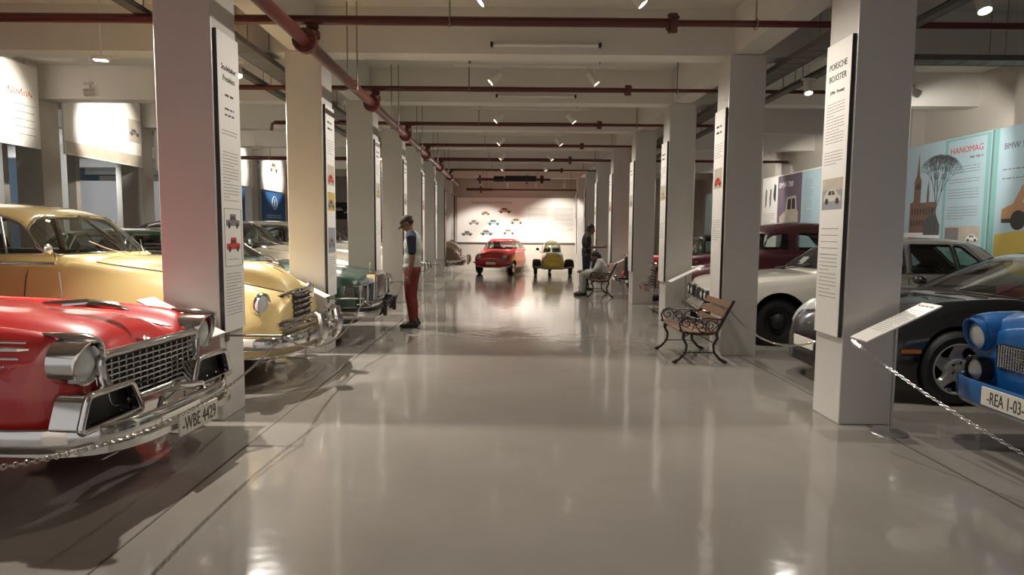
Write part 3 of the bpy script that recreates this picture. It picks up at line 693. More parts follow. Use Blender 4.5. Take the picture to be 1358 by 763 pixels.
def studebaker():
    L = 5.1; r = car('vintage_car', 'nearest red vintage car with chrome grille and bumper plate WBE 4429', (-2.20, 3.82, 0), -.08)
    rows = [(0.00, .80, .40, .76, .57, .78, .63, .60, .60, .46),
            (-.06, .88, .42, .80, .60, .90, .72, .62, .68, .38),
            (-.25, .95, .45, .86, .62, .95, .79, .66, .76, .32),
            (-.7, 1.01, .46, .92, .64, .985, .81, .68, .78, .28),
            (-1.55, 1.06, .48, 1.0, .66, 1.01, .82, .68, .79, .26),
            (-1.72, 1.06, .55, 1.03, .70, 1.02, .82, .68, .79, .26),
            (-1.80, .52, .6, .52, .72, 1.02, .82, .68, .79, .26),
            (-3.75, .52, .6, .52, .72, 1.01, .82, .68, .79, .26),
            (-3.85, 1.02, .5, .98, .70, 1.02, .82, .68, .79, .26),
            (-4.95, .94, .42, .88, .66, .99, .78, .66, .74, .30),
            (-5.1, .8, .4, .78, .6, .84, .7, .6, .68, .36)]
    loft_body(rows, [(-.82, .35, .80), (-3.85, .35, .80)], r, 'red', tub=(-1.74, -3.8, .98, .70))
    rg = [(1.0, -1.6, -4.1, .76, 4), (1.05, -1.66, -4.05, .75, 4), (1.3, -2.05, -3.85, .67, 4), (1.44, -2.25, -3.6, .58, 3.6), (1.48, -2.5, -3.4, .4, 3), (1.5, -2.8, -3.1, .15, 2.4)]
    greenhouse(rg, [('side', rounded([(-2.05, 1.08), (-2.3, 1.36), (-2.85, 1.38), (-2.85, 1.08)], .04)), ('side', rounded([(-2.9, 1.08), (-2.9, 1.38), (-3.45, 1.37), (-3.75, 1.08)], .04)),
                    ('front', rounded([(-.62, 1.09), (.62, 1.09), (.52, 1.38), (-.52, 1.38)], .06)), ('rear', rounded([(-.55, 1.1), (.55, 1.1), (.45, 1.36), (-.45, 1.36)], .06))], r, 'red')
    four_wheels(r, (-.82, -3.85), .79, .35, .18)
    for s in (-1, 1):
        headlamp(r, (.05, s*.62, .785), .112, depth=.12, visor=.06, tilt=-s*.0)
        # chrome brow that runs to a point over the lamp and a wing down to the grille
        b = MB(); b.tube([(-.16, s*.625, .938), (-.04, s*.625, .925), (.07, s*.625, .915), (.15, s*.625, .905)], [.006, .022, .030, .010], 8, flat=1.7); b.build('headlamp_brow', 'chrome', r, smooth=60)
        b = MB(); b.sweep([(.02, s*.50, .86), (.04, s*.47, .72), (.06, s*.47, .60)], [(-.02, -.03), (.02, -.03), (.03, .03), (-.02, .03)]); b.build('grille_post', 'chrome', r, smooth=60)
    # grille
    g = MB().prism([(.0, -.47, .52), (.0, .47, .52), (.0, .50, .775), (.0, -.50, .775)], (.055, 0, 0)).build('grille', 'black', r)
    b = MB()
    for i in range(7):
        z = .545+i*.033; w = .45+.03*i/6; b.tube([(.062, -w, z), (.075, 0, z), (.062, w, z)], .0075, 6)
    b.build('grille_bar', 'chrome', g)
    b = MB()
    for i in range(-6, 7): b.tube([(.060, i*.068, .53), (.062, i*.068, .765)], .0045, 4)
    b.build('grille_rib', 'dullchrome', g)
    fr = [(.065, y, z) for y, z in rounded([(-.52, .80), (.52, .80), (.47, .50), (-.47, .50)], .07)]
    MB().tube(fr, .026, 8, closed=True).build('grille_surround', 'chrome', g, smooth=60)
    bumper(r, arc_path(.27, .83, -.55, .40, sharp=4.2), .13, .05)
    bumper(r, arc_path(.30, .80, -.40, .335, sharp=4.2), .05, .03, name='bumper_lip')
    # framed parking lamp pods between grille and bumper
    for s in (-1, 1):
        pd = MB().prism([(.06, s*.30, .455), (.06, s*.78, .455), (.06, s*.72, .60), (.06, s*.36, .60)], (.03, 0, 0)).build('parking_lamp_pod', 'black', r)
        pts = [(.15, y*s, z) for y, z in rounded([(.28, .45), (.82, .45), (.745, .63), (.37, .63)], .035)]
        MB().tube(pts, .020, 8, closed=True).build('pod_frame', 'chrome', pd, smooth=60)
        # hood over the pod so that it stands forward of the body
        b = MB(); b.grid([[(-.02, y*s, z) for y, z in rounded([(.28, .45), (.82, .45), (.745, .63), (.37, .63)], .035)], [(.15, y*s, z) for y, z in rounded([(.28, .45), (.82, .45), (.745, .63), (.37, .63)], .035)]], closev=True); b.build('pod_shell', 'chrome', pd)
        for q in (.42, .55, .68): MB().ell((.11, s*q, .475), (.008, .008, .008), 8).build('pod_stud', 'chrome', pd)
    # centre guard rising into the grille
    b = MB(); b.tube([(.24, -.26, .43), (.24, -.22, .50), (.20, .0, .53), (.24, .22, .50), (.24, .26, .43)], .022, 8); b.build('grille_guard', 'chrome', r)
    plate(r, '-WBE 4429', (.335, .0, .335), '+x', w=.46, h=.13, size=.12, squeeze=.72)
    # hood ornament
    b = MB(); b.tube([(-.62, 0, 1.03), (-.35, 0, 1.035), (-.16, 0, 1.02), (-.08, 0, 1.0)], [.012, .03, .026, .006], 8, flat=1.2)
    b.tube([(-.45, -.07, 1.03), (-.25, 0, 1.045), (-.45, .07, 1.03)], .012, 6); b.build('hood_ornament', 'chrome', r)
    # hood centre emblem and side mouldings (near side)
    b = MB(); b.tube([(-.02, -.05, .82), (.02, 0, .80), (-.02, .05, .82)], .014, 6); b.build('hood_emblem', 'chrome', r)
    for s in (-1, 1):
        b = MB(); b.tube([(-.16, s*.745, .905), (-.3, s*.768, .91), (-.7, s*.78, .915), (-1.6, s*.785, .92)], .007, 6); b.tube([(-.14, s*.755, .872), (-.18, s*.772, .873), (-.3, s*.788, .875), (-.7, s*.80, .878), (-1.6, s*.806, .88)], [.005, .014, .016, .016, .016], 6)
        b.tube([(-.18, s*.777, .825), (-.3, s*.795, .827), (-.7, s*.812, .83), (-1.6, s*.82, .83)], .008, 6); b.build('side_moulding', 'chrome', r)
    text('name_script', 'Studebaker', .08, (-.62, -.826, .755), ((.9962, .087, 0), (0, 0, 1), (.087, -.9962, 0)), 'chrome', r, ext=.004, shear=.4)
    b = MB(); 
    for s in (-1, 1): b.tube([(-.05, s*.41, .84), (-.5, s*.45, .90), (-1.6, s*.5, 1.0)], .004, 4)
    b.build('panel_seam', 'black', r)
    MB().tube([(-.2, .4, 1.0), (-.2, .4, 1.3)], .003, 4)
    MB().tube([(-.82, .45, .97), (-.84, .45, 1.2)], .003, 4).build('aerial', 'chrome', r)
    seats(r, (-2.7, -3.6), .28, .7, 'redleather')
    finish(r, L, 1, .88, .965); return r

def boxy(name, label, loc, rz, kind):
    r = car(name, label, loc, rz)
    if kind == 'bmw':
        L = 4.62
        rows = [(0.00, .74, .5, .73, .64, .71, .68, .60, .66, .34), (-.05, .80, .5, .79, .71, .76, .78, .60, .74, .28), (-.3, .86, .52, .85, .77, .82, .84, .60, .79, .24), (-1.28, .95, .60, .94, .79, .91, .85, .64, .81, .22),
                (-1.42, .96, .66, .95, .80, .93, .85, .64, .81, .22), (-1.50, .5, .68, .5, .80, .93, .85, .64, .81, .22), (-3.72, .5, .68, .5, .80, .94, .85, .64, .81, .22),
                (-3.82, .97, .62, .97, .79, .95, .85, .64, .81, .22), (-4.52, .95, .6, .95, .77, .92, .83, .62, .79, .26), (-4.62, .88, .58, .87, .74, .84, .78, .6, .76, .34)]
        loft_body(rows, [(-.90, .315, .83), (-3.52, .315, .83)], r, 'white', tub=(-1.43, -3.8, .88, .80), archr=1.2)
        rg = [(.92, -1.32, -4.05, .83, 7), (.96, -1.36, -4.0, .815, 7), (1.2, -1.72, -3.72, .73, 7), (1.345, -1.95, -3.5, .67, 7), (1.385, -2.05, -3.4, .61, 5), (1.41, -2.25, -3.2, .45, 4), (1.425, -2.5, -2.9, .15, 3)]
        greenhouse(rg, [('side', rounded([(-1.60, .985), (-1.97, 1.315), (-2.50, 1.33), (-2.50, .985)], [.03, .05, .02, .02])),
                        ('side', rounded([(-2.58, .985), (-2.58, 1.33), (-3.10, 1.325), (-3.16, .985)], .03)), ('side', rounded([(-3.20, .985), (-3.14, 1.32), (-3.24, 1.31), (-3.54, 1.04), (-3.48, .985)], [.02, .03, .06, .05, .02])),
                        ('front', rounded([(-.70, 1.0), (.70, 1.0), (.58, 1.33), (-.58, 1.33)], .05)), ('rear', rounded([(-.6, 1.02), (.6, 1.02), (.52, 1.31), (-.52, 1.31)], .06))], r, 'white', tr=.012, tm='black')
        b = MB()
        for s in (-1, 1): b.tube([(-1.55, s*.825, .965), (-3.46, s*.825, .97), (-3.54, s*.815, .98), (-3.60, s*.80, 1.04), (-3.28, s*.70, 1.335), (-3.15, s*.685, 1.35)], .009, 6)
        b.build('window_moulding', 'chrome', r)
        four_wheels(r, (-.90, -3.52), .80, .315, .18, 'hub', cap='tyre')
        g = MB().prism([(.0, -.72, .54), (.0, .72, .54), (.0, .72, .70), (.0, -.72, .70)], (.045, 0, 0)).build('grille', 'black', r)
        for s in (-1, 1):
            pts = [(.06, s*y, z) for y, z in rounded([(.01, .52), (.10, .52), (.10, .74), (.01, .74)], .025)]
            MB().tube(pts, .010, 6, closed=True).build('kidney_surround', 'chrome', g)
            for y in (.36, .60): headlamp(r, (.05, s*y, .62), .07, 'black', depth=.04)
        bumper(r, arc_path(.13, .84, -.5, .42, sharp=8), .10, .04, 'chrome'); bumper(r, arc_path(.15, .85, -.5, .42, sharp=8), .04, .035, 'black', 'bumper_rubber')
        bumper(r, [(-4.35, .85, .44), (-4.66, .84, .44), (-4.70, 0, .44), (-4.66, -.84, .44), (-4.35, -.85, .44)][::-1], .10, .04, 'black', 'rear_bumper')
        for s in (-1, 1): MB().box((-1.42, s*.862, .60), (.26, .02, .045)).box((-2.6, s*.862, .60), (1.7, .02, .045)).build('side_rubbing_strip', 'black', r, bevel=.006)
        MB().box((-3.42, -.852, .86), (.16, .02, .03)).box((-2.45, -.852, .86), (.16, .02, .03)).build('door_handle', 'black', r, bevel=.008)
        b = MB()
        for s in (-1, 1):
            for x in (-1.62, -2.54): b.tube([(x, s*.81, .95), (x, s*.85, .72), (x, s*.84, .3)], .004, 4)
        b.build('panel_seam', 'black', r)
        b = MB(); b.tube([(-1.34, -.30, .965), (-1.42, .1, 1.02), (-1.46, .3, 1.05)], .009, 5); b.tube([(-1.34, -.62, .96), (-1.40, -.35, 1.0), (-1.46, -.1, 1.06)], .009, 5); b.box((-1.30, -.45, .965), (.06, .3, .03)); b.build('wiper', 'black', r)
        MB().box((-1.60, -.35, 1.075), (.01, .22, .15), mtx=Matrix.Rotation(-.8, 3, 'Y')).build('windshield_card', 'board', r)
        for s in (-1, 1): MB().ell((-1.78, s*.92, 1.02), (.05, .09, .06), 14).build('side_mirror', 'black', r)
        seats(r, (-2.6, -3.5), .25, .72, 'black'); steering(r, (-2.0, .36, .92))
        MB().box((-1.72, 0, .83), (.3, 1.5, .16)).build('dashboard', 'black', r, bevel=.03)
    else:
        L = 5.35
        rows = [(0.00, .78, .55, .77, .84, .74, .90, .58, .88, .34), (-.03, .84, .55, .83, .86, .80, .93, .58, .90, .30), (-.3, .91, .5, .885, .87, .88, .955, .60, .91, .27), (-1.0, .99, .5, .95, .88, .96, .965, .64, .93, .25),
                (-1.60, 1.03, .60, 1.01, .89, 1.0, .97, .66, .93, .25), (-1.72, 1.03, .7, 1.02, .90, 1.0, .97, .66, .93, .25), (-1.80, .5, .72, .5, .90, 1.0, .97, .66, .93, .25), (-4.1, .5, .72, .5, .90, 1.0, .97, .66, .93, .25),
                (-4.2, 1.02, .7, 1.02, .89, 1.0, .97, .64, .93, .25), (-5.25, .96, .66, .96, .87, .93, .94, .6, .9, .30), (-5.35, .88, .64, .88, .84, .86, .88, .6, .86, .36)]
        loft_body(rows, [(-1.0, .34, .95), (-3.95, .34, .95)], r, 'green', tub=(-1.74, -4.15, .96, .9))
        rg = [(.99, -1.66, -4.45, .90, 7), (1.04, -1.70, -4.40, .89, 7), (1.25, -2.02, -4.15, .80, 7), (1.40, -2.25, -3.95, .73, 7), (1.44, -2.35, -3.8, .66, 5), (1.47, -2.6, -3.6, .5, 4), (1.48, -2.9, -3.2, .15, 3)]
        greenhouse(rg, [('side', rounded([(-2.0, 1.07), (-2.28, 1.37), (-2.88, 1.38), (-2.88, 1.07)], .03)), ('side', rounded([(-2.96, 1.07), (-2.96, 1.38), (-3.6, 1.38), (-3.68, 1.07)], .03)),
                        ('side', rounded([(-3.76, 1.07), (-3.70, 1.37), (-3.86, 1.36), (-4.06, 1.07)], .03)),
                        ('front', rounded([(-.76, 1.07), (.76, 1.07), (.64, 1.38), (-.64, 1.38)], .05)), ('rear', rounded([(-.6, 1.1), (.6, 1.1), (.5, 1.36), (-.5, 1.36)], .05))], r, 'green', tr=.013)
        four_wheels(r, (-1.0, -3.95), .92, .34, .19)
        # upright grille shell, square lamp units
        g = MB().prism([(-.02, -.33, .50), (-.02, .33, .50), (-.02, .31, .87), (-.02, .2, .91), (-.02, -.2, .91), (-.02, -.31, .87)], (.11, 0, 0)).build('grille', 'chrome', r)
        MB().prism([(.09, -.29, .53), (.09, .29, .53), (.09, .27, .85), (.09, -.27, .85)], (.004, 0, 0)).build('grille_opening', 'black', g)
        b = MB()
        for i in range(-6, 7): b.box((.10, i*.042, .69), (.02, .014, .31))
        b.build('grille_bar', 'chrome', g)
        for s in (-1, 1):
            h = MB().prism([(-.05, s*.42, .52), (-.05, s*.90, .52), (-.05, s*.90, .76), (-.05, s*.42, .76)], (.09, 0, 0)).build('headlamp', 'lampglass', r)
            b = MB()
            for y0, y1 in ((.42, .66), (.66, .90)): b.tube([(.045, s*y0, .52), (.045, s*y1, .52), (.045, s*y1, .76), (.045, s*y0, .76)], .012, 5, closed=True)
            b.tube([(-.16, s*.925, .53), (.03, s*.91, .53), (.03, s*.91, .76), (-.16, s*.925, .76)], .012, 5, closed=True); b.build('lamp_surround', 'chrome', h)
            MB().box((-.10, s*.932, .645), (.12, .01, .2)).build('side_lamp', 'lampglass', r)
            MB().box((.23, s*.34, .42), (.05, .07, .2)).build('bumper_guard', 'black', r, bevel=.012)
        bumper(r, arc_path(.20, .95, -.45, .42, sharp=7), .15, .05); bumper(r, arc_path(.215, .96, -.42, .465, sharp=7), .05, .045, 'black', 'bumper_rubber')
        b = MB(); b.tube([(-.05, 0, .91), (-.04, 0, 1.0)], .006, 5); b.box((-.04, 0, 1.0), (.01, .03, .05)); b.build('hood_ornament', 'chrome', r)
        b = MB()
        for s in (-1, 1): b.tube([(-.25, s*.968, .58), (-.7, s*.975, .58)], .010, 5); b.tube([(-1.4, s*.978, .58), (-3.5, s*.978, .58)], .010, 5)
        b.build('side_moulding', 'chrome', r)
        MB().tube([(-1.66, -.5, 1.03), (-1.74, -.1, 1.07)], .009, 5).tube([(-1.66, .1, 1.035), (-1.74, .5, 1.07)], .009, 5).build('wiper', 'black', r)
        seats(r, (-2.9, -3.8), .28, .8, 'interior')
    finish(r, L, .95 if kind == 'bmw' else 1); return r

def roadster_black():
    L = 4.32; r = car('sports_car', 'black low sports car with silver five-spoke wheels behind the near right pillar', (2.93, 6.20, 0), PI)
    rows = [(0.00, .42, .2, .43, .30, .42, .34, .36, .30, .18), (-.03, .50, .3, .49, .44, .48, .50, .38, .46, .16), (-.10, .57, .36, .55, .54, .56, .64, .40, .60, .14), (-.25, .66, .42, .64, .64, .68, .77, .46, .73, .13), (-.55, .76, .48, .73, .70, .82, .87, .5, .83, .13), (-.9, .83, .5, .80, .72, .88, .885, .52, .85, .14),
            (-1.30, .875, .56, .86, .76, .90, .885, .54, .85, .16), (-1.46, .88, .6, .88, .79, .89, .885, .54, .85, .17), (-1.54, .42, .64, .42, .80, .885, .885, .54, .85, .17), (-2.75, .42, .64, .42, .80, .89, .885, .55, .85, .17),
            (-2.85, .90, .6, .90, .78, .90, .885, .56, .85, .17), (-3.3, .90, .5, .89, .74, .90, .89, .56, .86, .18), (-4.1, .78, .44, .77, .66, .76, .82, .5, .78, .22), (-4.32, .6, .4, .6, .56, .6, .68, .46, .66, .26)]
    loft_body(rows, [(-.88, .32, .87), (-3.30, .33, .87)], r, 'blackp', tub=(-1.48, -2.8, .85, .80), archr=1.1)
    # windshield frame, glass and soft top
    rg = [(.86, -1.22, -3.0, .80, 3.2), (.90, -1.28, -2.98, .79, 3.2), (1.05, -1.62, -2.92, .72, 3.2), (1.19, -1.98, -2.80, .62, 3.2), (1.25, -2.14, -2.70, .54, 3.2), (1.28, -2.3, -2.6, .35, 2.8), (1.285, -2.45, -2.5, .1, 2.4)]
    greenhouse(rg, [('side', rounded([(-1.72, .90), (-2.02, 1.17), (-2.60, 1.20), (-2.70, .90)], .04)), ('front', rounded([(-.74, .90), (.74, .90), (.58, 1.21), (-.58, 1.21)], .06)), ('rear', rounded([(-.45, .95), (.45, .95), (.4, 1.15), (-.4, 1.15)], .06))], r, 'grey', tr=.012, tm='black', name='soft_top')
    four_wheels(r, (-.88,), .875, .32, .20, 'alloy', rimr=.222); four_wheels(r, (-3.30,), .875, .32, .22, 'alloy', rimr=.222)
    for s in (-1, 1):
        m = Matrix.Rotation(-s*.25, 3, 'Z') @ Matrix.Rotation(.75, 3, 'Y')
        h = MB().ell((-.26, s*.60, .635), (.20, .13, .055), 18, m).build('headlamp', 'headlens', r)
        MB().box((-.46, s*.882, .47), (.16, .012, .03)).build('side_marker', 'amber', r)
        MB().ell((-1.66, s*.93, .95), (.06, .10, .055), 14).build('side_mirror', 'blackp', r)
    MB().prism([(.02, -.26, .2), (.02, .26, .2), (.02, .24, .29), (.02, -.24, .29)], (.012, 0, 0)).build('air_intake', 'black', r)
    plate(r, None, (.045, .0, .40), '+x', .40, .1)
    b = MB()
    for s in (-1, 1): b.tube([(-.30, s*.42, .69), (-.7, s*.5, .78), (-1.2, s*.6, .875)], .004, 4); b.tube([(-1.62, s*.83, .87), (-1.62, s*.885, .6), (-1.6, s*.87, .25)], .004, 4)
    b.build('panel_seam', 'black', r)
    b = MB(); b.tube([(-1.22, -.55, .885), (-1.30, -.2, .905), (-1.28, .1, .9)], .009, 5); b.tube([(-1.22, .0, .89), (-1.30, .3, .905), (-1.28, .6, .9)], .009, 5); b.build('wiper', 'black', r)
    seats(r, (-2.5,), .15, .68, 'redleather', hb=.6); steering(r, (-1.95, .34, .86), .18)
    MB().box((-1.62, 0, .80), (.25, 1.4, .14)).build('dashboard', 'redleather', r, bevel=.03)
    finish(r, L); return r

def trabant():
    L = 3.5; r = car('small_sedan', 'bright blue small car at the right edge with number plate REA 1-03', (3.36, 3.87, 0), PI-.02)
    rows = [(0.00, .86, .40, .82, .60, .75, .68, .62, .64, .34), (-.03, .93, .44, .885, .64, .81, .72, .62, .68, .30), (-.2, 1.005, .44, .94, .64, .88, .745, .62, .70, .27), (-.7, 1.02, .48, .97, .66, .92, .75, .62, .71, .25),
            (-.98, 1.0, .54, .985, .68, .96, .75, .62, .71, .25), (-1.06, .5, .56, .5, .68, .96, .75, .62, .71, .25), (-2.75, .5, .56, .5, .68, .96, .75, .62, .71, .25), (-2.85, .98, .5, .96, .66, .96, .75, .62, .71, .25), (-3.4, .90, .44, .88, .62, .88, .72, .6, .68, .3), (-3.5, .8, .4, .8, .58, .8, .66, .56, .62, .36)]
    loft_body(rows, [(-.62, .28, .74), (-2.64, .28, .74)], r, 'blue', tub=(-1.0, -2.8, .92, .66))
    rg = [(.95, -.92, -3.0, .70, 5), (.99, -.96, -2.96, .695, 5), (1.2, -1.15, -2.75, .64, 5), (1.37, -1.32, -2.5, .56, 4.5), (1.42, -1.5, -2.3, .42, 3.5), (1.44, -1.8, -2.1, .15, 3)]
    greenhouse(rg, [('side', rounded([(-1.2, 1.02), (-1.42, 1.32), (-1.95, 1.34), (-1.95, 1.02)], .05)), ('side', rounded([(-2.0, 1.02), (-2.0, 1.34), (-2.35, 1.32), (-2.6, 1.02)], .05)), ('front', rounded([(-.6, 1.03), (.6, 1.03), (.5, 1.32), (-.5, 1.32)], .07)), ('rear', rounded([(-.5, 1.04), (.5, 1.04), (.42, 1.3), (-.42, 1.3)], .07))], r, 'blue')
    four_wheels(r, (-.62, -2.64), .73, .28, .15)
    for s in (-1, 1):
        # lamp pod grows out of the fender with a painted hood
        b = MB(); b.tube([(-.42, s*.60, .80), (-.22, s*.60, .79), (-.04, s*.60, .775), (.055, s*.60, .765)], [.09, .132, .138, .128], 28); b.build('lamp_pod', 'blue', r, smooth=60)
        headlamp(r, (.062, s*.60, .755), .098, 'blue', depth=.05, visor=.05)
        f = headlamp(r, (.10, s*.55, .51), .078, 'black', depth=.07)
        MB().box((.0, s*.66, .50), (.14, .05, .18)).build('lamp_bracket', 'black', r, bevel=.01)
        # painted band that runs down from the lamp to the bumper
    g = MB().prism([(.025, -.42, .555), (.025, .42, .555), (.025, .44, .70), (.025, .40, .72), (.025, -.40, .72), (.025, -.44, .70)], (.02, 0, 0)).build('grille', 'black', r)
    b = MB()
    for i in range(8): b.tube([(.05, -.42, .565+i*.0205), (.054, 0, .565+i*.0205), (.05, .42, .565+i*.0205)], .0045, 4)
    for i in range(-18, 19): b.tube([(.05, i*.0225, .56), (.05, i*.0225, .715)], .003, 4)
    b.build('grille_mesh', 'chrome', g)
    bp = bumper(r, arc_path(.20, .72, -.3, .39, sharp=6), .155, .05, 'blue')
    bumper(bp, arc_path(.18, .71, -.3, .30, sharp=6), .02, .03, 'dullchrome', 'bumper_edge')
    MB().box((.20, -.66, .335), (.03, .02, .03)).build('bumper_bolt', 'chrome', bp)
    plate(r, '-REA 1-03-', (.262, -.03, .405), '+x', w=.42, h=.12, size=.115, squeeze=.60)
    b = MB(); b.tube([(-.02, -.42, .845), (.0, 0, .87), (-.02, .42, .845)], .005, 4)
    for s in (-1, 1): b.tube([(-.02, s*.45, .83), (-.3, s*.48, .90), (-.9, s*.56, .97)], .005, 4)
    b.build('panel_seam', 'black', r)
    MB().tube([(-.05, -.10, .905), (-.05, -.02, .908)], .006, 5).tube([(-.05, .02, .908), (-.05, .10, .905)], .006, 5).build('hood_badge', 'chrome', r)
    seats(r, (-1.9, -2.6), .28, .55)
    finish(r, L); return r

def beetleback():
    """maroon car with a tall arched roof and small round-cornered windows"""
    L = 4.6; r = car('vintage_sedan', 'maroon old car with an arched roof and small rounded windows', (2.68, 11.75, 0), PI)
    rows = [(0.00, .80, .24, .74, .55, .62, .62, .5, .58, .36), (-.1, .93, .28, .76, .62, .72, .76, .54, .7, .32), (-.5, 1.04, .32, .84, .68, .88, .84, .6, .8, .28), (-1.2, 1.10, .4, .98, .72, .96, .86, .64, .83, .26),
            (-1.5, 1.11, .5, 1.08, .76, 1.06, .86, .66, .84, .26), (-1.58, .5, .6, .5, .78, 1.10, .86, .66, .84, .26), (-3.7, .5, .6, .5, .78, 1.12, .86, .66, .84, .26), (-3.8, 1.1, .5, 1.08, .76, 1.08, .86, .64, .84, .26), (-4.3, .86, .4, .84, .66, .84, .8, .6, .76, .28), (-4.6, .6, .36, .6, .5, .58, .64, .5, .6, .32)]
    loft_body(rows, [(-.85, .35, .84), (-3.65, .35, .84)], r, 'maroon', tub=(-1.54, -3.75, 1.04, .78))
    rg = [(1.05, -1.44, -4.3, .80, 3.4), (1.12, -1.46, -4.2, .79, 3.4), (1.32, -1.58, -3.92, .76, 3.4), (1.5, -1.74, -3.55, .70, 3.3), (1.6, -1.95, -3.2, .60, 3.0), (1.66, -2.2, -2.9, .4, 2.7), (1.68, -2.45, -2.65, .12, 2.4)]
    greenhouse(rg, [('side', rounded([(-1.70, 1.20), (-1.84, 1.44), (-2.12, 1.475), (-2.12, 1.20)], [.05, .10, .07, .05])), ('side', rounded([(-2.26, 1.20), (-2.26, 1.475), (-2.62, 1.475), (-2.62, 1.20)], .07)), ('side', rounded([(-2.76, 1.20), (-2.76, 1.47), (-3.12, 1.44), (-3.35, 1.20)], .07)),
                    ('front', rounded([(-.64, 1.2), (-.03, 1.2), (-.03, 1.47), (-.56, 1.46)], .06)), ('front', rounded([(.64, 1.2), (.03, 1.2), (.03, 1.47), (.56, 1.46)], .06)), ('rear', rounded([(-.35, 1.3), (.35, 1.3), (.3, 1.46), (-.3, 1.46)], .05))], r, 'maroon', tr=.008, tm='black')
    four_wheels(r, (-.85, -3.65), .82, .35, .16)
    for s in (-1, 1): headlamp(r, (-.06, s*.58, .80), .09, depth=.08)
    g = MB().prism([(-.02, -.2, .45), (-.02, .2, .45), (-.02, .17, .85), (-.02, -.17, .85)], (.06, 0, 0)).build('grille', 'black', r)
    b = MB()
    for i in range(7): b.tube([(.045, -.2, .48+i*.055), (.07, 0, .48+i*.055), (.045, .2, .48+i*.055)], .011, 5)
    b.build('grille_bar', 'chrome', g)
    bumper(r, arc_path(.2, .82, -.2, .45, sharp=4), .09, .04)
    b = MB(); b.tube([(-.1, 0, .945), (-.5, 0, 1.06), (-1.4, 0, 1.125)], .012, 5); b.build('hood_moulding', 'chrome', r)
    seats(r, (-2.4, -3.3), .3, .65, 'tanleather')
    finish(r, L); return r

def tourer():
    """open vintage car with separate fenders, upright radiator and folded black top"""
    L = 3.9; r = car('vintage_tourer', 'red vintage roadster with black soft top and upright chrome front', (2.75, 14.45, 0), PI)
    rows = [(0.00, .95, .16, .93, .24, .86, .27, .66, .24, .42), (-.9, 1.0, .22, .98, .33, .9, .36, .66, .34, .40), (-1.2, 1.05, .3, 1.02, .48, .98, .54, .68, .5, .36), (-1.3, .5, .42, .5, .56, .98, .6, .68, .56, .34), (-2.6, .5, .42, .5, .58, .98, .62, .68, .58, .34), (-2.7, .96, .4, .95, .54, .9, .6, .66, .56, .34), (-3.5, .8, .34, .78, .46, .76, .5, .6, .48, .4)]
    loft_body(rows, [], r, 'brightred', tub=(-1.22, -2.65, .92, .54))
    s0 = MB().prism([(.02, -.24, .45), (.02, .24, .45), (.02, .24, .92), (.02, .12, 1.0), (.02, -.12, 1.0), (.02, -.24, .92)], (.08, 0, 0)).build('radiator', 'chrome', r, bevel=.015)
    b = MB()
    for i in range(-5, 6): b.box((.11, i*.036, .70), (.012, .012, .44))
    b.build('radiator_slat', 'black', s0)
    MB().tube([(.06, 0, 1.0), (.06, 0, 1.07)], .022, 8).build('radiator_cap', 'chrome', s0)
    for s in (-1, 1):
        headlamp(r, (.06, s*.40, .86), .10, depth=.16)
        b = MB(); pts = [(.12, .30), (.10, .52), (-.08, .72), (-.36, .78), (-.62, .70), (-.9, .48), (-1.2, .36), (-2.4, .34)]
        b.grid([[(x, s*(.50), z-.02), (x, s*.56, z+.01), (x, s*.66, z+.02), (x, s*.74, z-.01), (x, s*.76, z-.06)] for x, z in pts]); f = b.build('fender', 'brightred', r, smooth=60); f.modifiers.new('t', 'SOLIDIFY').thickness = .015
        b = MB(); pts = [(-2.4, .34), (-2.55, .62), (-2.85, .80), (-3.2, .78), (-3.5, .6), (-3.62, .4)]
        b.grid([[(x, s*(.50), z-.02), (x, s*.56, z+.01), (x, s*.66, z+.02), (x, s*.74, z-.01), (x, s*.76, z-.06)] for x, z in pts]); f = b.build('fender', 'brightred', r, smooth=60); f.modifiers.new('t', 'SOLIDIFY').thickness = .015
    four_wheels(r, (-.36, -3.0), .73, .35, .12, 'spoke', rimr=.25)
    bumper(r, arc_path(.35, .72, .2, .42, sharp=4), .07, .03)
    for s in (-1, 1): MB().tube([(.0, s*.2, .42), (.34, s*.2, .42)], .018, 6).build('bumper_iron', 'black', r)
    g = MB().prism([(-1.25, -.5, 1.04), (-1.25, .5, 1.04), (-1.36, .48, 1.34), (-1.36, -.48, 1.34)], (.006, 0, 0)).build('windshield', 'glass', r)
    MB().tube([(-1.25, -.5, 1.04), (-1.25, .5, 1.04), (-1.36, .48, 1.34), (-1.36, -.48, 1.34)], .012, 6, closed=True).build('windshield_frame', 'chrome', g)
    rg = [(1.0, -1.36, -2.85, .58, 5), (1.2, -1.38, -2.75, .56, 5), (1.36, -1.42, -2.6, .52, 5), (1.42, -1.55, -2.5, .4, 4), (1.44, -1.9, -2.2, .1, 3)]
    greenhouse(rg, [('side', rounded([(-1.5, 1.04), (-1.5, 1.3), (-2.1, 1.3), (-2.1, 1.04)], .04)), ('front', rounded([(-.48, 1.05), (.48, 1.05), (.46, 1.33), (-.46, 1.33)], .03))], r, 'black', tr=0, name='soft_top')
    seats(r, (-2.3,), .3, .42, 'redleather')
    finish(r, L); return r

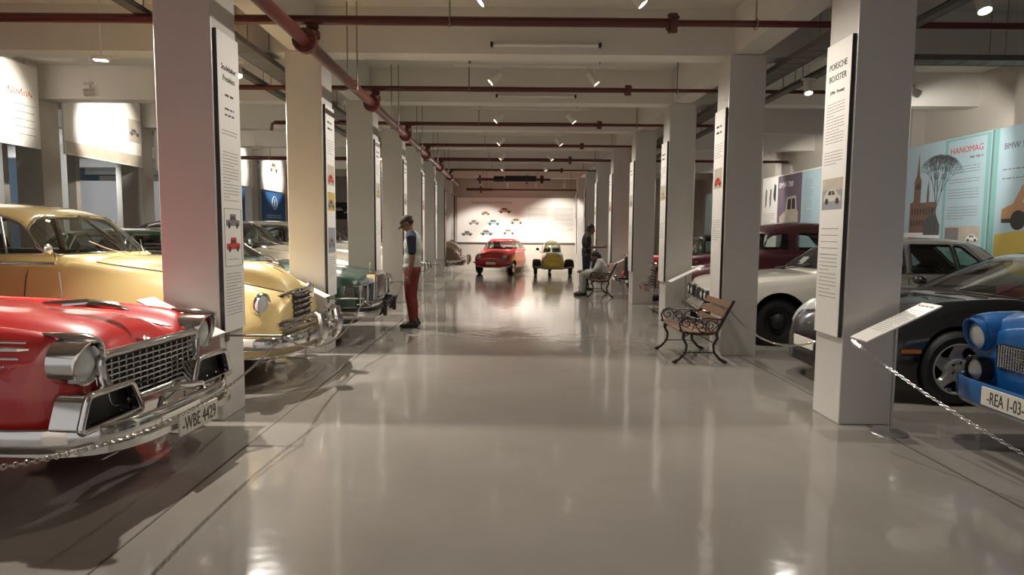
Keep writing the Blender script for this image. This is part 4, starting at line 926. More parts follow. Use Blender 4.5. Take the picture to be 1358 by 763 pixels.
def bubble_red():
    L = 3.0; r = car('microcar', 'small red three-wheeled bubble car facing the aisle at the far end', (-.62, 22.05, 0), -PI/2-.32)
    rows = [(0.00, .62, .3, .58, .46, .50, .50, .44, .48, .34), (-.04, .72, .34, .66, .56, .60, .60, .46, .56, .28), (-.15, .80, .38, .74, .62, .66, .67, .48, .62, .25), (-.45, .84, .44, .79, .64, .74, .70, .5, .65, .24), (-.62, .85, .5, .83, .64, .80, .70, .5, .65, .24),
            (-.68, .42, .52, .42, .63, .82, .70, .5, .65, .24), (-1.75, .42, .5, .42, .62, .82, .69, .5, .64, .24), (-1.85, .82, .42, .8, .58, .78, .66, .5, .6, .25), (-2.6, .68, .3, .66, .42, .64, .48, .46, .44, .28), (-3.0, .5, .2, .48, .28, .46, .32, .4, .3, .32)]
    loft_body(rows, [(-.42, .24, .68)], r, 'brightred', tub=(-.64, -1.8, .78, .62), archr=1.08)
    rg = [(.80, -.52, -2.35, .645, 4.5), (.84, -.56, -2.28, .64, 4.5), (1.05, -.80, -1.95, .56, 4.5), (1.18, -.96, -1.7, .50, 4), (1.23, -1.1, -1.55, .4, 3.4), (1.25, -1.25, -1.4, .12, 3)]
    greenhouse(rg, [('side', rounded([(-.78, .88), (-.98, 1.15), (-1.32, 1.17), (-1.32, .88)], .05)), ('side', rounded([(-1.38, .88), (-1.38, 1.17), (-1.6, 1.14), (-1.95, .88)], .05)), ('front', rounded([(-.56, .87), (.56, .87), (.46, 1.15), (-.46, 1.15)], .06)), ('rear', rounded([(-.4, .9), (.4, .9), (.34, 1.12), (-.34, 1.12)], .05))], r, 'brightred', tr=.008, nth=140, nz=28)
    for s in (-1, 1): wheel(r, -.42, .665, .24, .13, 'hub', s)
    wheel(r, -2.3, .06, .24, .12, 'hub', 1)
    for s in (-1, 1):
        headlamp(r, (.01, s*.46, .60), .08, 'brightred', depth=.1)
        MB().ell((.0, s*.60, .42), (.05, .08, .03), 12).build('indicator', 'chrome', r)
    plate(r, None, (.07, -.0, .40), '+x', .34, .08, .07)
    MB().tube([(-.07, -.6, .3), (.04, -.3, .26), (.05, .3, .26), (-.07, .6, .3)], .018, 6).build('bumper', 'chrome', r)
    seats(r, (-1.5,), .2, .5, 'interior')
    finish(r, L); return r

def bubble_yellow():
    L = 2.8; r = car('microcar', 'tiny yellow cabin scooter car with clear dome and black fenders at the far end', (1.50, 21.7, 0), -PI/2)
    rows = [(0.00, .50, .1, .48, .17, .44, .2, .4, .18, .3), (-.06, .62, .16, .60, .27, .52, .31, .42, .28, .24), (-.25, .74, .2, .72, .33, .6, .38, .42, .34, .2), (-.6, .80, .24, .79, .35, .7, .40, .44, .36, .2), (-.68, .4, .28, .4, .35, .74, .40, .46, .36, .2), (-1.7, .4, .28, .4, .35, .74, .40, .46, .36, .2), (-1.8, .72, .22, .7, .33, .66, .38, .44, .34, .2), (-2.5, .56, .14, .54, .22, .5, .26, .42, .24, .24), (-2.8, .44, .08, .43, .12, .42, .15, .38, .12, .3)]
    loft_body(rows, [], r, 'lemon', tub=(-.62, -1.76, .72, .34), step=.05)
    # clear dome
    b = MB(); rings = []
    for z, xf, xr, w in ((.74, -.48, -1.95, .35), (.9, -.58, -1.88, .34), (1.04, -.72, -1.75, .30), (1.13, -.88, -1.55, .22), (1.17, -1.05, -1.38, .1), (1.175, -1.19, -1.22, .01)):
        rings.append([((xf+xr)/2+(xf-xr)/2*math.copysign(abs(math.cos(t))**.8, math.cos(t)), w*math.copysign(abs(math.sin(t))**.8, math.sin(t)), z) for t in np.linspace(0, 2*PI, 41)[:-1]])
    b.grid(rings, closev=True); d = b.build('dome', 'glass', r, smooth=80)
    b = MB(); b.tube([rings[0][k] for k in range(40)], .014, 6, closed=True)
    for k in (5, 35, 13, 27): b.tube([rings[i][k] for i in range(6)], .010, 5)
    b.build('dome_frame', 'chrome', d)
    for s in (-1, 1):
        b = MB()
        b.grid([[(-.42+.34*math.cos(a), s*y, .22+.34*math.sin(a)*k) for y, k in ((.42, .92), (.48, 1.0), (.60, 1.02), (.68, .95), (.70, .82))] for a in np.linspace(.15, PI-.1, 12)])
        f = b.build('fender', 'black', r, smooth=60); f.modifiers.new('t', 'SOLIDIFY').thickness = .012
        wheel(r, -.42, .65, .22, .11, 'hub', s)
        MB().tube([(-.42, s*.3, .28), (-.42, s*.56, .24)], .03, 8).build('axle', 'black', r)
        headlamp(r, (-.10, s*.22, .655), .062, 'chrome', depth=.1)
    wheel(r, -2.2, .05, .22, .1, 'hub', 1)
    MB().tube([(-.1, -.66, .30), (.06, -.4, .265), (.08, 0, .26), (.06, .4, .265), (-.1, .66, .30)], .022, 8).build('bumper', 'chrome', r)
    MB().tube([(-.4, -.36, .74), (-.32, -.52, .88)], .008, 5).ell((-.32, -.54, .90), (.02, .06, .045), 12).build('side_mirror', 'black', r)
    seats(r, (-1.5,), .2, .3, 'interior')
    finish(r, L); return r

studebaker()
fifties('pale yellow vintage sedan with split windshield, behind the red car', (-2.12, 6.42, 0), 0, 'yellow', top=1.70)
boxy('large_sedan', 'dark green sedan with square lamps and upright chrome grille', (-1.90, 8.93, 0), 0, 'green')
fifties('cream vintage sedan with a black roof, between the green car and the white one', (-2.55, 11.7, 0), 0, 'cream', 'blackp', top=1.68)
fifties('glossy white vintage sedan with its chrome nose behind the standing man', (-2.42, 14.45, 0), 0, 'white', top=1.68)
fifties('grey vintage car showing only its chrome bumper past the fifth left pillar', (-2.50, 17.2, 0), 0, 'grey', top=1.68)
fifties('tan vintage car nosing out beside the last left pillar at the far end', (-1.75, 22.75, 0), 0, 'tan', top=1.6)
trabant(); roadster_black()
boxy('saloon_car', 'white angular saloon with black wheels behind the black sports car', (2.72, 9.10, 0), PI-.10, 'bmw')
beetleback(); tourer(); bubble_red(); bubble_yellow()
# ------------------------------------------------------------------ printed matter
def F(face, o):
    R = axes(face); o = Vector(o)
    return lambda u, v, w=0: o+R @ Vector((u, v, w))
def lines(parent, P, u0, v0, width, n, lh, size, m='ink', seed=1, fill=.92):
    rnd = random.Random(seed); b = MB()
    for i in range(n):
        u = 0; v = v0-i*lh; lim = width*(fill if i % 5 < 4 else rnd.uniform(.3, .7))
        while u < lim:
            w = min(rnd.uniform(.012, .04)*size/.012, lim-u+.004); b.add([P(u0+u, v, .0008), P(u0+u+w, v, .0008), P(u0+u+w, v+size*.55, .0008), P(u0+u, v+size*.55, .0008)], [(0, 1, 2, 3)]); u += w+.008*size/.012
    return b.build('printed_lines', m, parent, smooth=0, fix=False)
def quad(parent, P, u0, v0, u1, v1, m, name='printed_field', w=.0006):
    return MB().add([P(u0, v0, w), P(u1, v0, w), P(u1, v1, w), P(u0, v1, w)], [(0, 1, 2, 3)]).build(name, m, parent, smooth=0, fix=False)
def shape(parent, P, pts, m, name, w=.001):
    return MB().poly([P(u, v, w) for u, v in pts]).build(name, m, parent, smooth=0, fix=False)
def script(parent, P, u, v, L, h, m, seed=1):
    """illegible handwritten title"""
    rnd = random.Random(seed); n = int(L/h*7); b = MB()
    b.tube([P(u+L*i/n+h*.16*math.sin(i*2.2), v+h*(.5+rnd.uniform(.25, .5)*math.sin(i*1.35)), .002) for i in range(n)], h*.045, 4); return b.build('printed_script', m, parent)
def disc(P, b, u, v, r, w, n=14): b.poly([P(u+r*math.cos(2*PI*k/n), v+r*math.sin(2*PI*k/n), w) for k in range(n)])
def tinycar(parent, P, u, v, s, m, kind=0):
    """printed car picture, s = length"""
    if kind == 0: body = [(-.5, .08), (-.5, .2), (-.36, .25), (-.26, .42), (.1, .43), (.26, .26), (.48, .22), (.5, .08)]
    elif kind == 1: body = [(-.5, .1), (-.46, .24), (-.3, .38), (0, .46), (.2, .4), (.36, .26), (.5, .2), (.5, .08)]
    else: body = [(-.5, .08), (-.5, .26), (-.2, .28), (-.2, .46), (.22, .46), (.24, .28), (.5, .26), (.5, .08)]
    c = shape(parent, P, [(u+a*s, v+b_*s) for a, b_ in body], m, 'printed_car', .0012)
    b = MB(); disc(P, b, u-.29*s, v+.09*s, .095*s, .0018); disc(P, b, u+.3*s, v+.09*s, .095*s, .0018)
    b.poly([P(u+a*s, v+q*s, .0018) for a, q in ((-.22, .27), (-.18, .38), (-.04, .39), (-.04, .27))]); b.poly([P(u+a*s, v+q*s, .0018) for a, q in ((0, .27), (0, .39), (.1, .38), (.18, .27))])
    b.build('printed_wheels', 'darkink', c, smooth=0, fix=False); return c
def board_thing(name, label, cat, face, c, w, h, m='board', t=.025, group=None):
    """c = centre of the back face"""
    r = empty(name, c, 0, label, cat, group); R = axes(face)
    b = MB().box(R @ Vector((0, 0, t/2)), (w, h, t), mtx=R).build('panel', m, r, smooth=0, bevel=.002)
    return r, b, F(face, R @ Vector((-w/2, h/2, t)))      # P(u right, v up(negative = down), out)

def pillar_board(k, side):
    y = Y0+BAY*k+PW/2; x = XL if side == 'left' else XR; face = '+x' if side == 'left' else '-x'
    w, h, zc = .37, 2.24, 1.79
    r, pb, P = board_thing('information_board', 'white text board on the aisle face of the %s %s pillar' % (ORD[k], side), 'information board', face, (x+(.004 if side == 'left' else -.004), y, zc), w, h, group='pillar text boards')
    e = MB(); R = axes(face); e.box(R @ Vector(((w/2+.005)*(-1 if side == 'left' else 1), 0, .012)), (.008, h, .024), mtx=R); e.build('board_edge', 'boardedge', r, smooth=0)
    sd = k*7+(0 if side == 'left' else 3)
    def T(s, v, size, m='darkink', sq=.9): return text('board_title', s, size, P(w/2, v, .001), face, m, pb, align='CENTER', squeeze=sq)
    if side == 'left' and k == 0:
        T('Studebaker', -.27, .062); T('President', -.35, .062); lines(pb, P, .11, -.46, .15, 1, .03, .03, 'darkink', seed=61); lines(pb, P, .10, -.56, .17, 2, .045, .024, 'darkink', seed=62)
        lines(pb, P, .04, -.72, .29, 2, .025, .011, seed=sd); lines(pb, P, .04, -.88, .29, 16, .024, .010, seed=sd+1)
        q = [(.035, -1.30), (.335, -1.30), (.335, -1.74), (.035, -1.74)]
        b = MB()
        for i in range(4):
            (a0, b0), (a1, b1) = q[i], q[(i+1) % 4]; b.tube([P(a0, b0, .001), P(a1, b1, .001)], .002, 4)
        b.build('printed_frame', 'ink', pb); tinycar(pb, P, .185, -1.45, .24, 'ink', 2); tinycar(pb, P, .185, -1.63, .24, 'redink', 2); lines(pb, P, .09, -1.69, .2, 1, .02, .01, seed=5)
        lines(pb, P, .04, -1.80, .29, 14, .024, .010, seed=sd+2)
    elif side == 'right' and k == 0:
        T('PORSCHE', -.20, .068); T('BOXSTER', -.29, .068); T('(1996 - Present)', -.385, .036)
        lines(pb, P, .04, -.46, .29, 14, .023, .010, seed=sd); lines(pb, P, .04, -.83, .29, 5, .023, .010, seed=sd+1)
        f = quad(pb, P, .03, -1.27, .34, -1.03, 'greywall', 'printed_photo'); quad(pb, P, .03, -1.12, .34, -1.03, 'sepia', w=.0009); tinycar(pb, P, .185, -1.23, .27, 'white', 1)
        lines(pb, P, .04, -1.42, .29, 5, .05, .009, seed=sd+2); lines(pb, P, .04, -1.62, .29, 12, .03, .010, seed=sd+3)
    else:
        if side == 'left': quad(pb, P, .0, -.10, w, -.04, 'capc' if k == 1 else 'ink', 'printed_band')
        lines(pb, P, .07, -.20, .2, 2, .07, .045, 'darkink', seed=sd); lines(pb, P, .04, -.40, .29, 6, .03, .011, seed=sd+1)
        quad(pb, P, .04, -.92, .33, -.68, 'sepia', 'printed_photo'); tinycar(pb, P, .185, -.90, .25, ('ink', 'redink', 'ochre')[k % 3], k % 3)
        if k == 1 and side == 'left':
            quad(pb, P, .03, -1.22, .34, -1.0, 'ochre', 'printed_photo'); tinycar(pb, P, .185, -1.2, .26, 'ink', 1)
            quad(pb, P, .03, -1.72, .34, -1.42, 'greywall', 'printed_photo'); tinycar(pb, P, .185, -1.66, .26, 'ink', 1)
        lines(pb, P, .04, -1.3 if not (k == 1 and side == 'left') else -1.78, .29, 10, .026, .010, seed=sd+2)
for k in range(NB):
    pillar_board(k, 'left'); pillar_board(k, 'right')

# hanging picture panels on the left outer row
def left_panel(i, y0, y1, z0, z1, label):
    w, h = y1-y0, z1-z0
    r, pb, P = board_thing('picture_panel', label, 'picture panel', '+x', (XWL+.02, (y0+y1)/2, (z0+z1)/2), w, h, t=.03)
    if i == 0:
        script(pb, P, w-1.5, -.40, .75, .16, 'redink', 1); script(pb, P, w-.62, -.50, .5, .12, 'redink', 2)
        for q in range(5): lines(pb, P, w-.5, -.62-.11*q, .42, 1, .03, .02, seed=q)
    elif i == 1:
        quad(pb, P, .02, -h+.02, w-.02, -h+.22, 'sepia', 'printed_ground'); quad(pb, P, w-.42, -.78, w-.04, -.34, 'sepia', 'printed_photo'); tinycar(pb, P, w-.23, -.66, .32, 'ink', 0)
        quad(pb, P, .02, -.20, .4, -.04, 'sepia', 'printed_trees')
    else:
        tinycar(pb, P, w*.5, -.6, .7, 'sepia', i % 3); lines(pb, P, w-.45, -.3, .35, 10, .04, .015, seed=i)
    hb = MB()
    for q in (-.4, .4): hb.tube([(-.0, q*w, h/2), (.0, q*w, ZC-(z0+z1)/2)], .006, 4)
    hb.build('panel_hanger', 'rod', r)
left_panel(0, 8.0, 10.22, 2.69, 3.93, 'bright white picture panel at the far left edge with red script title')
left_panel(1, 10.76, 13.0, 2.69, 3.93, 'hanging picture panel with a small framed car photo, left of the nearest pillar')
left_panel(2, 16.3, 18.55, 2.69, 3.88, 'overexposed white panel just right of the nearest left pillar')
left_panel(3, 19.1, 21.3, 2.69, 3.86, 'overexposed white panel beside the second left pillar')
left_panel(4, 13.5, 15.75, 2.69, 3.9, 'white picture panel hidden mostly behind the nearest left pillar')
# blue banners and dark poster on the partition
for i, (y, wd_, m, lab) in enumerate(((15.3, 1.0, 'bluesign', 'plain blue banner on the partition wall, the left one of two'), (19.0, 1.5, 'bluesign', 'blue banner with a round white emblem on the partition wall'))):
    pass
def banner(y, x, w, z0, z1, label, emblem):
    r, pb, P = board_thing('wall_banner', label, 'banner', '+x', (XWL+.02, y, (z0+z1)/2), w, z1-z0, m='bluesign', t=.03)
    if emblem:
        c = [P(w/2+.2*math.cos(a), -.32+.2*math.sin(a), .003) for a in np.linspace(0, 2*PI, 25)[:-1]]
        MB().tube(c, .012, 4, closed=True).tube([P(w/2, -.2, .003), P(w/2, -.44, .003)], .012, 4).build('round_emblem', 'whiteink', pb); lines(pb, P, w*.15, -.72, w*.7, 2, .06, .04, 'whiteink', seed=3)
banner(17.3, 0, 1.3, 1.3, 2.62, 'plain deep blue banner under the bright panel right of the nearest left pillar', False)
banner(20.2, 0, 1.9, 1.3, 2.64, 'blue banner with a round white emblem beside the second left pillar', True)
r, pb, P = board_thing('wall_poster', 'dark poster of a vintage car seen between second and third left pillars', 'poster', '-y', (-6.6, YBACK, 2.25), 1.3, .65, m='black')
for q in range(3): tinycar(pb, P, .25+q*.38, -.45+.1*(q % 2), .34, 'whiteink', q)
r, pb, P = board_thing('wall_poster', 'small black poster with white lines above the yellow car roof at far left', 'poster', '-y', (-8.85, 10.98, 2.36), .18, .44, m='darkink')
lines(pb, P, .02, -.05, .1, 7, .04, .02, 'whiteink', seed=2)
# narrow columns and white screen in the left hall
for x, y, w_, lab in ((-8.82, 11.05, .42, 'pale column carrying a small black poster in the left hall'), (-8.3, 12.3, .16, 'thin white post left of the bright opening'), (-9.0, 15.0, .2, 'thin white post right of the bright opening')):
    setp(MB().box((x, y+.06, 1.75), (w_, .12, 3.5)).build('hall_post', 'wall', None, smooth=0), kind='structure')
r, pb, P = board_thing('projection_screen', 'large pale screen on the wall of the hall beyond the left opening', 'screen', '-y', (-12.6, 22.0, 1.95), 5.2, 2.3, m='board')
for q in (-2.4, 2.4): MB().box((q, .05, -.975), (.08, .08, 1.95)).box((q, .05, -1.93), (.1, .6, .04)).build('leg', 'wall', r)

# panels on the right wall
def wall_panel(y0, y1, z0, z1, label, m='sky'):
    return board_thing('printed_panel', label, 'printed panel', '-x', (XWR-.26, (y0+y1)/2, (z0+z1)/2), y1-y0, z1-z0, m=m, t=.03)+(y1-y0, z1-z0)
ZT = 3.02
# tall church panel + text
r, pb, P, w, h = wall_panel(9.64, 11.84, .9, ZT, 'panel with a red brick church and bare tree beside the HANOMAG text, right wall')
quad(pb, P, w-1.02, -h+.02, w-.02, -.02, 'teal', 'printed_field', .0004); quad(pb, P, w-.96, -h+.3, w-.10, -.05, 'sky', 'printed_field', .0007)
text('panel_title', 'HANOMAG', .135, P(w-.90, -.26, .0015), '-x', 'redink', pb, squeeze=1.05); lines(pb, P, w-.45, -.36, .30, 1, .03, .05, 'ink', seed=63)
for q, (v, n) in enumerate(((-.48, 3), (-.68, 2), (-.84, 4), (-1.12, 5))): lines(pb, P, w-.90, v, .74, n, .045, .018, seed=q+40, m='ink')
quad(pb, P, w-.92, -1.68, w-.14, -1.42, 'sepia', 'printed_photo', .001); tinycar(pb, P, w-.30, -1.66, .26, 'whiteink', 1); quad(pb, P, w-.92, -1.68, w-.60, -1.44, 'ink', 'printed_photo', .0014)
ch = shape(pb, P, [(.05, -1.55), (.05, -1.0), (.17, -.98), (.17, -.62), (.24, -.52), (.29, -.20), (.34, -.52), (.41, -.62), (.41, -1.0), (.62, -1.0), (.62, -.84), (.66, -.66), (.70, -.84), (.70, -1.0), (.92, -1.0), (.92, -1.55)][:0]+[(.28+.78*a_, b_) for a_, b_ in [(.05, -1.55), (.05, -1.0), (.17, -.98), (.17, -.62), (.24, -.52), (.29, -.12), (.34, -.52), (.41, -.62), (.41, -1.0), (.62, -1.0), (.62, -.84), (.66, -.60), (.70, -.84), (.70, -1.0), (.92, -1.0), (.92, -1.55)]], 'stone', 'printed_church', .001)
b = MB()
for u, v in ((a_*.78+.28, b_) for a_, b_ in ((.23, -.72), (.29, -.72), (.35, -.72)) + tuple((.12+.1*i, -1.15) for i in range(8)) + tuple((.12+.1*i, -1.35) for i in range(8))): b.add([P(u, v-.05, .0016), P(u+.03, v-.05, .0016), P(u+.03, v+.05, .0016), P(u, v+.05, .0016)], [(0, 1, 2, 3)])
b.build('printed_openings', 'darkink', ch, smooth=0, fix=False)
tree = MB(); rnd = random.Random(3)
def branch(u, v, a, L, t):
    u2, v2 = u+L*math.cos(a), v+L*math.sin(a); tree.tube([P(u, v, .0022), P(u2, v2, .0022)], [t, t*.7], 3)
    if L > .07:
        for q in (-.30, .0, .30): branch(u2, v2, a+q+rnd.uniform(-.12, .12), L*.74, t*.68)
branch(1.02, -1.5, PI/2, .38, .014); branch(.90, -1.5, PI/2+.1, .16, .010); tree.build('printed_tree', 'foliage', pb, smooth=0)
shape(pb, P, [(.72, -1.56), (.72, -1.40), (.82, -1.24), (1.02, -1.2), (1.14, -1.4), (1.14, -1.56)], 'foliage', 'printed_bush', .0018)
quad(pb, P, .02, -1.72, 1.15, -1.52, 'whiteink', 'printed_foreground', .0012)
# BMW 5 Series panel
r, pb, P, w, h = wall_panel(6.5, 9.60, .9, ZT, 'pale blue BMW 5 Series panel with a copper saloon on a yellow base')
quad(pb, P, 0.0, -h, .10, 0, 'teal', 'printed_field', .0007)
text('panel_title', 'BMW 5 Series', .125, P(.20, -.32, .0012), '-x', 'mauve', pb)
lines(pb, P, .2, -.62, 1.4, 2, .13, .03, seed=77, m='ink')
shape(pb, P, [(.12, -h), (.12, -1.55), (.5, -1.50), (2.9, -1.46), (2.9, -h)], 'ochre', 'printed_base', .0009)
c = tinycar(pb, P, .98, -1.48, 1.5, 'copper', 0); shape(pb, P, [(.24, -1.38), (.24, -1.32), (1.7, -1.32), (1.7, -1.38)], 'darkink', 'printed_shadow', .0025)
shape(pb, P, [(.60, -1.10), (.70, -.92), (1.10, -.90), (1.26, -1.10)], 'sky', 'printed_glass', .0026)
# BMW 700 panel
r, pb, P, w, h = wall_panel(14.55, 18.3, .9, ZT, 'mauve panel titled BMW-700 above the maroon car roof', 'board')
quad(pb, P, 1.05, -h, 2.45, -.03, 'mauve', 'printed_field', .0006); text('panel_title', 'BMW-700', .20, P(1.12, -.34, .0015), '-x', 'whiteink', pb)
shape(pb, P, [(1.2, -1.5), (1.2, -1.1), (1.55, -.95), (1.62, -.60), (2.15, -.58), (2.22, -.95), (2.3, -1.0), (2.3, -1.5)], 'sepia', 'printed_van', .0012)
shape(pb, P, [(1.66, -.92), (1.70, -.66), (1.88, -.65), (1.88, -.92)], 'darkink', 'printed_window', .0018); shape(pb, P, [(1.93, -.92), (1.93, -.65), (2.10, -.65), (2.14, -.92)], 'darkink', 'printed_window', .0018)
quad(pb, P, 2.45, -h, w-.02, -.03, 'sky', 'printed_field', .0006); lines(pb, P, 2.6, -.25, .45, 22, .05, .02, seed=8)
for u in (.2, .5): shape(pb, P, [(u, -.55), (u+.05, -.30), (u+.14, -.35), (u+.12, -.75), (u+.03, -.85)], 'ink', 'printed_figure', .001)
quad(pb, P, .72, -.8, .98, -.12, 'whiteink', 'printed_photo', .0009); shape(pb, P, [(.76, -.5), (.82, -.2), (.94, -.25), (.92, -.7), (.80, -.62)], 'darkink', 'printed_figure', .0013); lines(pb, P, .12, -1.0, .8, 12, .05, .02, seed=9)
r, pb, P, w, h = wall_panel(19.2, 21.3, .9, 2.9, 'pale green panel with a tall red figure, between second and third right pillars', 'teal')
shape(pb, P, [(.3, -1.1), (.35, -.4), (.5, -.15), (.7, -.3), (.75, -1.1), (.5, -1.2)], 'redink', 'printed_figure', .001); lines(pb, P, 1.0, -.3, .8, 14, .07, .03, seed=3, m='whiteink')
r, pb, P, w, h = wall_panel(11.88, 14.5, .9, ZT, 'pale printed panel hidden mostly behind the nearest right pillar', 'sky')
r, pb, P, w, h = wall_panel(21.5, 23.6, .9, 2.9, 'pale panel with printed lines furthest along the right wall', 'sky'); lines(pb, P, .2, -.3, 1.6, 18, .07, .03, seed=5)

# the long white panel on the back wall
r, pb, P = board_thing('picture_wall_panel', 'long white wall panel with printed small cars behind the two microcars', 'printed panel', '-y', (.32, YBACK, 1.93), 4.72, 1.74, t=.04)
w = 4.72
MB().tube([P(0, -1.74, .01), P(w, -1.74, .01)], .025, 4).build('panel_edge', 'ink', pb)
script(pb, P, .55, -.26, 1.6, .14, 'ink', 3)
for i, (u, v, s, m, kd) in enumerate(((1.1, -.68, .34, 'copper', 1), (1.85, -.60, .5, 'copper', 0), (.65, -1.05, .42, 'sepia', 2), (1.42, -1.06, .5, 'sky', 0), (2.3, -1.02, .52, 'sepia', 1), (.38, -1.48, .42, 'ink', 2), (1.15, -1.46, .5, 'greywall', 0), (2.0, -1.42, .5, 'sepia', 1))): tinycar(pb, P, u, v, s, m, kd)
for u in (2.75, 3.75):
    for q in range(5): lines(pb, P, u, -.4-q*.19, .8, 3, .05, .02, seed=int(u*9+q), m='ink')
for q in range(5):
    c = [P(3.08+q*.22+.05*math.cos(a), -1.46+.04*math.sin(a), .003) for a in np.linspace(0, 2*PI, 17)[:-1]]; MB().tube(c, .008, 4, closed=True).build('printed_roundel', 'ink', pb)
lines(pb, P, 3.0, -1.62, 1.2, 1, .05, .03, seed=4)
# black box left of it: an opening's darkness put into its colour
struct(MB().box((-2.3, YBACK-.05, 1.6), (.34, .06, 2.5)), 'dark_opening', 'black', smooth=0)

# ------------------------------------------------------------------ lectern signs, rope stands
def lectern(x, y, side, label):
    r = empty('sign_stand', (x, y, 0), 0, label, 'sign stand'); s = -1 if side == 'left' else 1
    b = MB(); b.lathe([(.001, .012), (.10, .012), (.125, .008), (.13, .0), (.001, .0)], (0, 0, 0), 'Z', 28); b.build('base', 'dullchrome', r, smooth=40)
    MB().tube([(0, 0, .01), (0, 0, .80)], .006, 8).build('post', 'rod', r)
    R = Matrix.Rotation(-s*.46, 3, 'Y')
    p = MB().box((0, 0, .82), (.58, .22, .012), mtx=R); pl = p.build('sign_plate', 'board', r, smooth=0, bevel=.002)
    fc = (tuple(R @ Vector((0, 1*(-s), 0))), tuple(R @ Vector((s, 0, 0))), tuple(R @ Vector((0, 0, 1))))
    P = F(fc, Vector((0, 0, .82))+R @ Vector((0, 0, .0065)))
    lines(pl, P, -.09, .24, .18, 1, .03, .02, 'darkink', seed=int(y*7)); lines(pl, P, -.09, .17, .18, 14, .024, .009, seed=int(y*9))
    return r
for k in range(6):
    y = Y0-.20+BAY*k
    if k in (0, 1, 4): lectern(XL-.18, y, 'left', 'sloped white sign on a thin stand before the %s left pillar' % ORD[k])
    if k in (0, 2, 4): lectern(XR+.27, y, 'right', 'sloped white sign on a thin stand before the %s right pillar' % ORD[k])

# chain barriers
def chain(pts, label, group=None, r=.0032, ll=.034):
    P = [Vector(p) for p in pts]; L = [0]
    for a, b in zip(P[:-1], P[1:]): L.append(L[-1]+(b-a).length)
    n = int(L[-1]/(ll*.78)); b = MB(); xs = np.array(L)
    arr = np.array([tuple(p) for p in P]); sm = np.linspace(0, L[-1], n+1); Q = np.stack([np.interp(sm, xs, arr[:, i]) for i in range(3)], 1)
    for i in range(n):
        c = Vector((Q[i]+Q[i+1])/2); t = Vector(Q[i+1]-Q[i]).normalized(); u = t.cross(Vector((0, 0, 1))); u.normalize(); v = u.cross(t)
        if i % 2: u, v = v, u
        ring = [c+t*(ll*.5*math.cos(a))+u*(ll*.27*math.sin(a)) for a in np.linspace(0, 2*PI, 9)[:-1]]
        b.tube(ring, r, 4, closed=True, up=tuple(v))
    return setp(b.build('barrier_chain', 'chrome', None, smooth=60), label, 'chain', group)
def sag(a, b, d, n=26): return [tuple(Vector(a).lerp(Vector(b), i/n)+Vector((0, 0, -d*4*(i/n)*(1-i/n)))) for i in range(n+1)]
TIPX, TIPZ = -1.74, .64
for k in range(-1, 6):
    y = Y0+BAY*k+.10
    if k >= 0:
        r = empty('barrier_rod', (XL, y, TIPZ), 0, 'thin steel barrier rod sticking out of the %s left pillar' % ORD[k], 'barrier', 'barrier rods on the left pillars')
        MB().tube([(0, 0, 0), (TIPX-XL, 0, 0)], .008, 8).ell((TIPX-XL, 0, 0), (.014, .014, .014), 10).build('rod', 'rod', r); MB().box((.008, 0, 0), (.016, .05, .09)).build('wall_plate', 'rod', r, bevel=.003)
    ya = Y0+BAY*(k)+.10; yb = ya+BAY
    chain(sag((TIPX, ya, TIPZ-.008), (TIPX, yb, TIPZ-.008), .27 if k >= 0 else .17), ('chain sagging from the %s to the next left barrier rod' % ORD[k]) if k >= 0 else 'chain hanging in front of the red car bumper', 'left chains')
for k in range(0, 5):
    ya = Y0+BAY*k; yb = ya+BAY
    chain(sag((XR+.06, yb-.012, .60), (XR+.14, ya+PW+.012, .62), .24), 'chain slung between the %s and next right pillar' % ORD[k], 'right chains')
chain(sag((XR+.06, Y0-.012, .66), (2.98, 2.9, .13), .06), 'chain from the nearest right pillar past the blue car bumper', 'right chains')

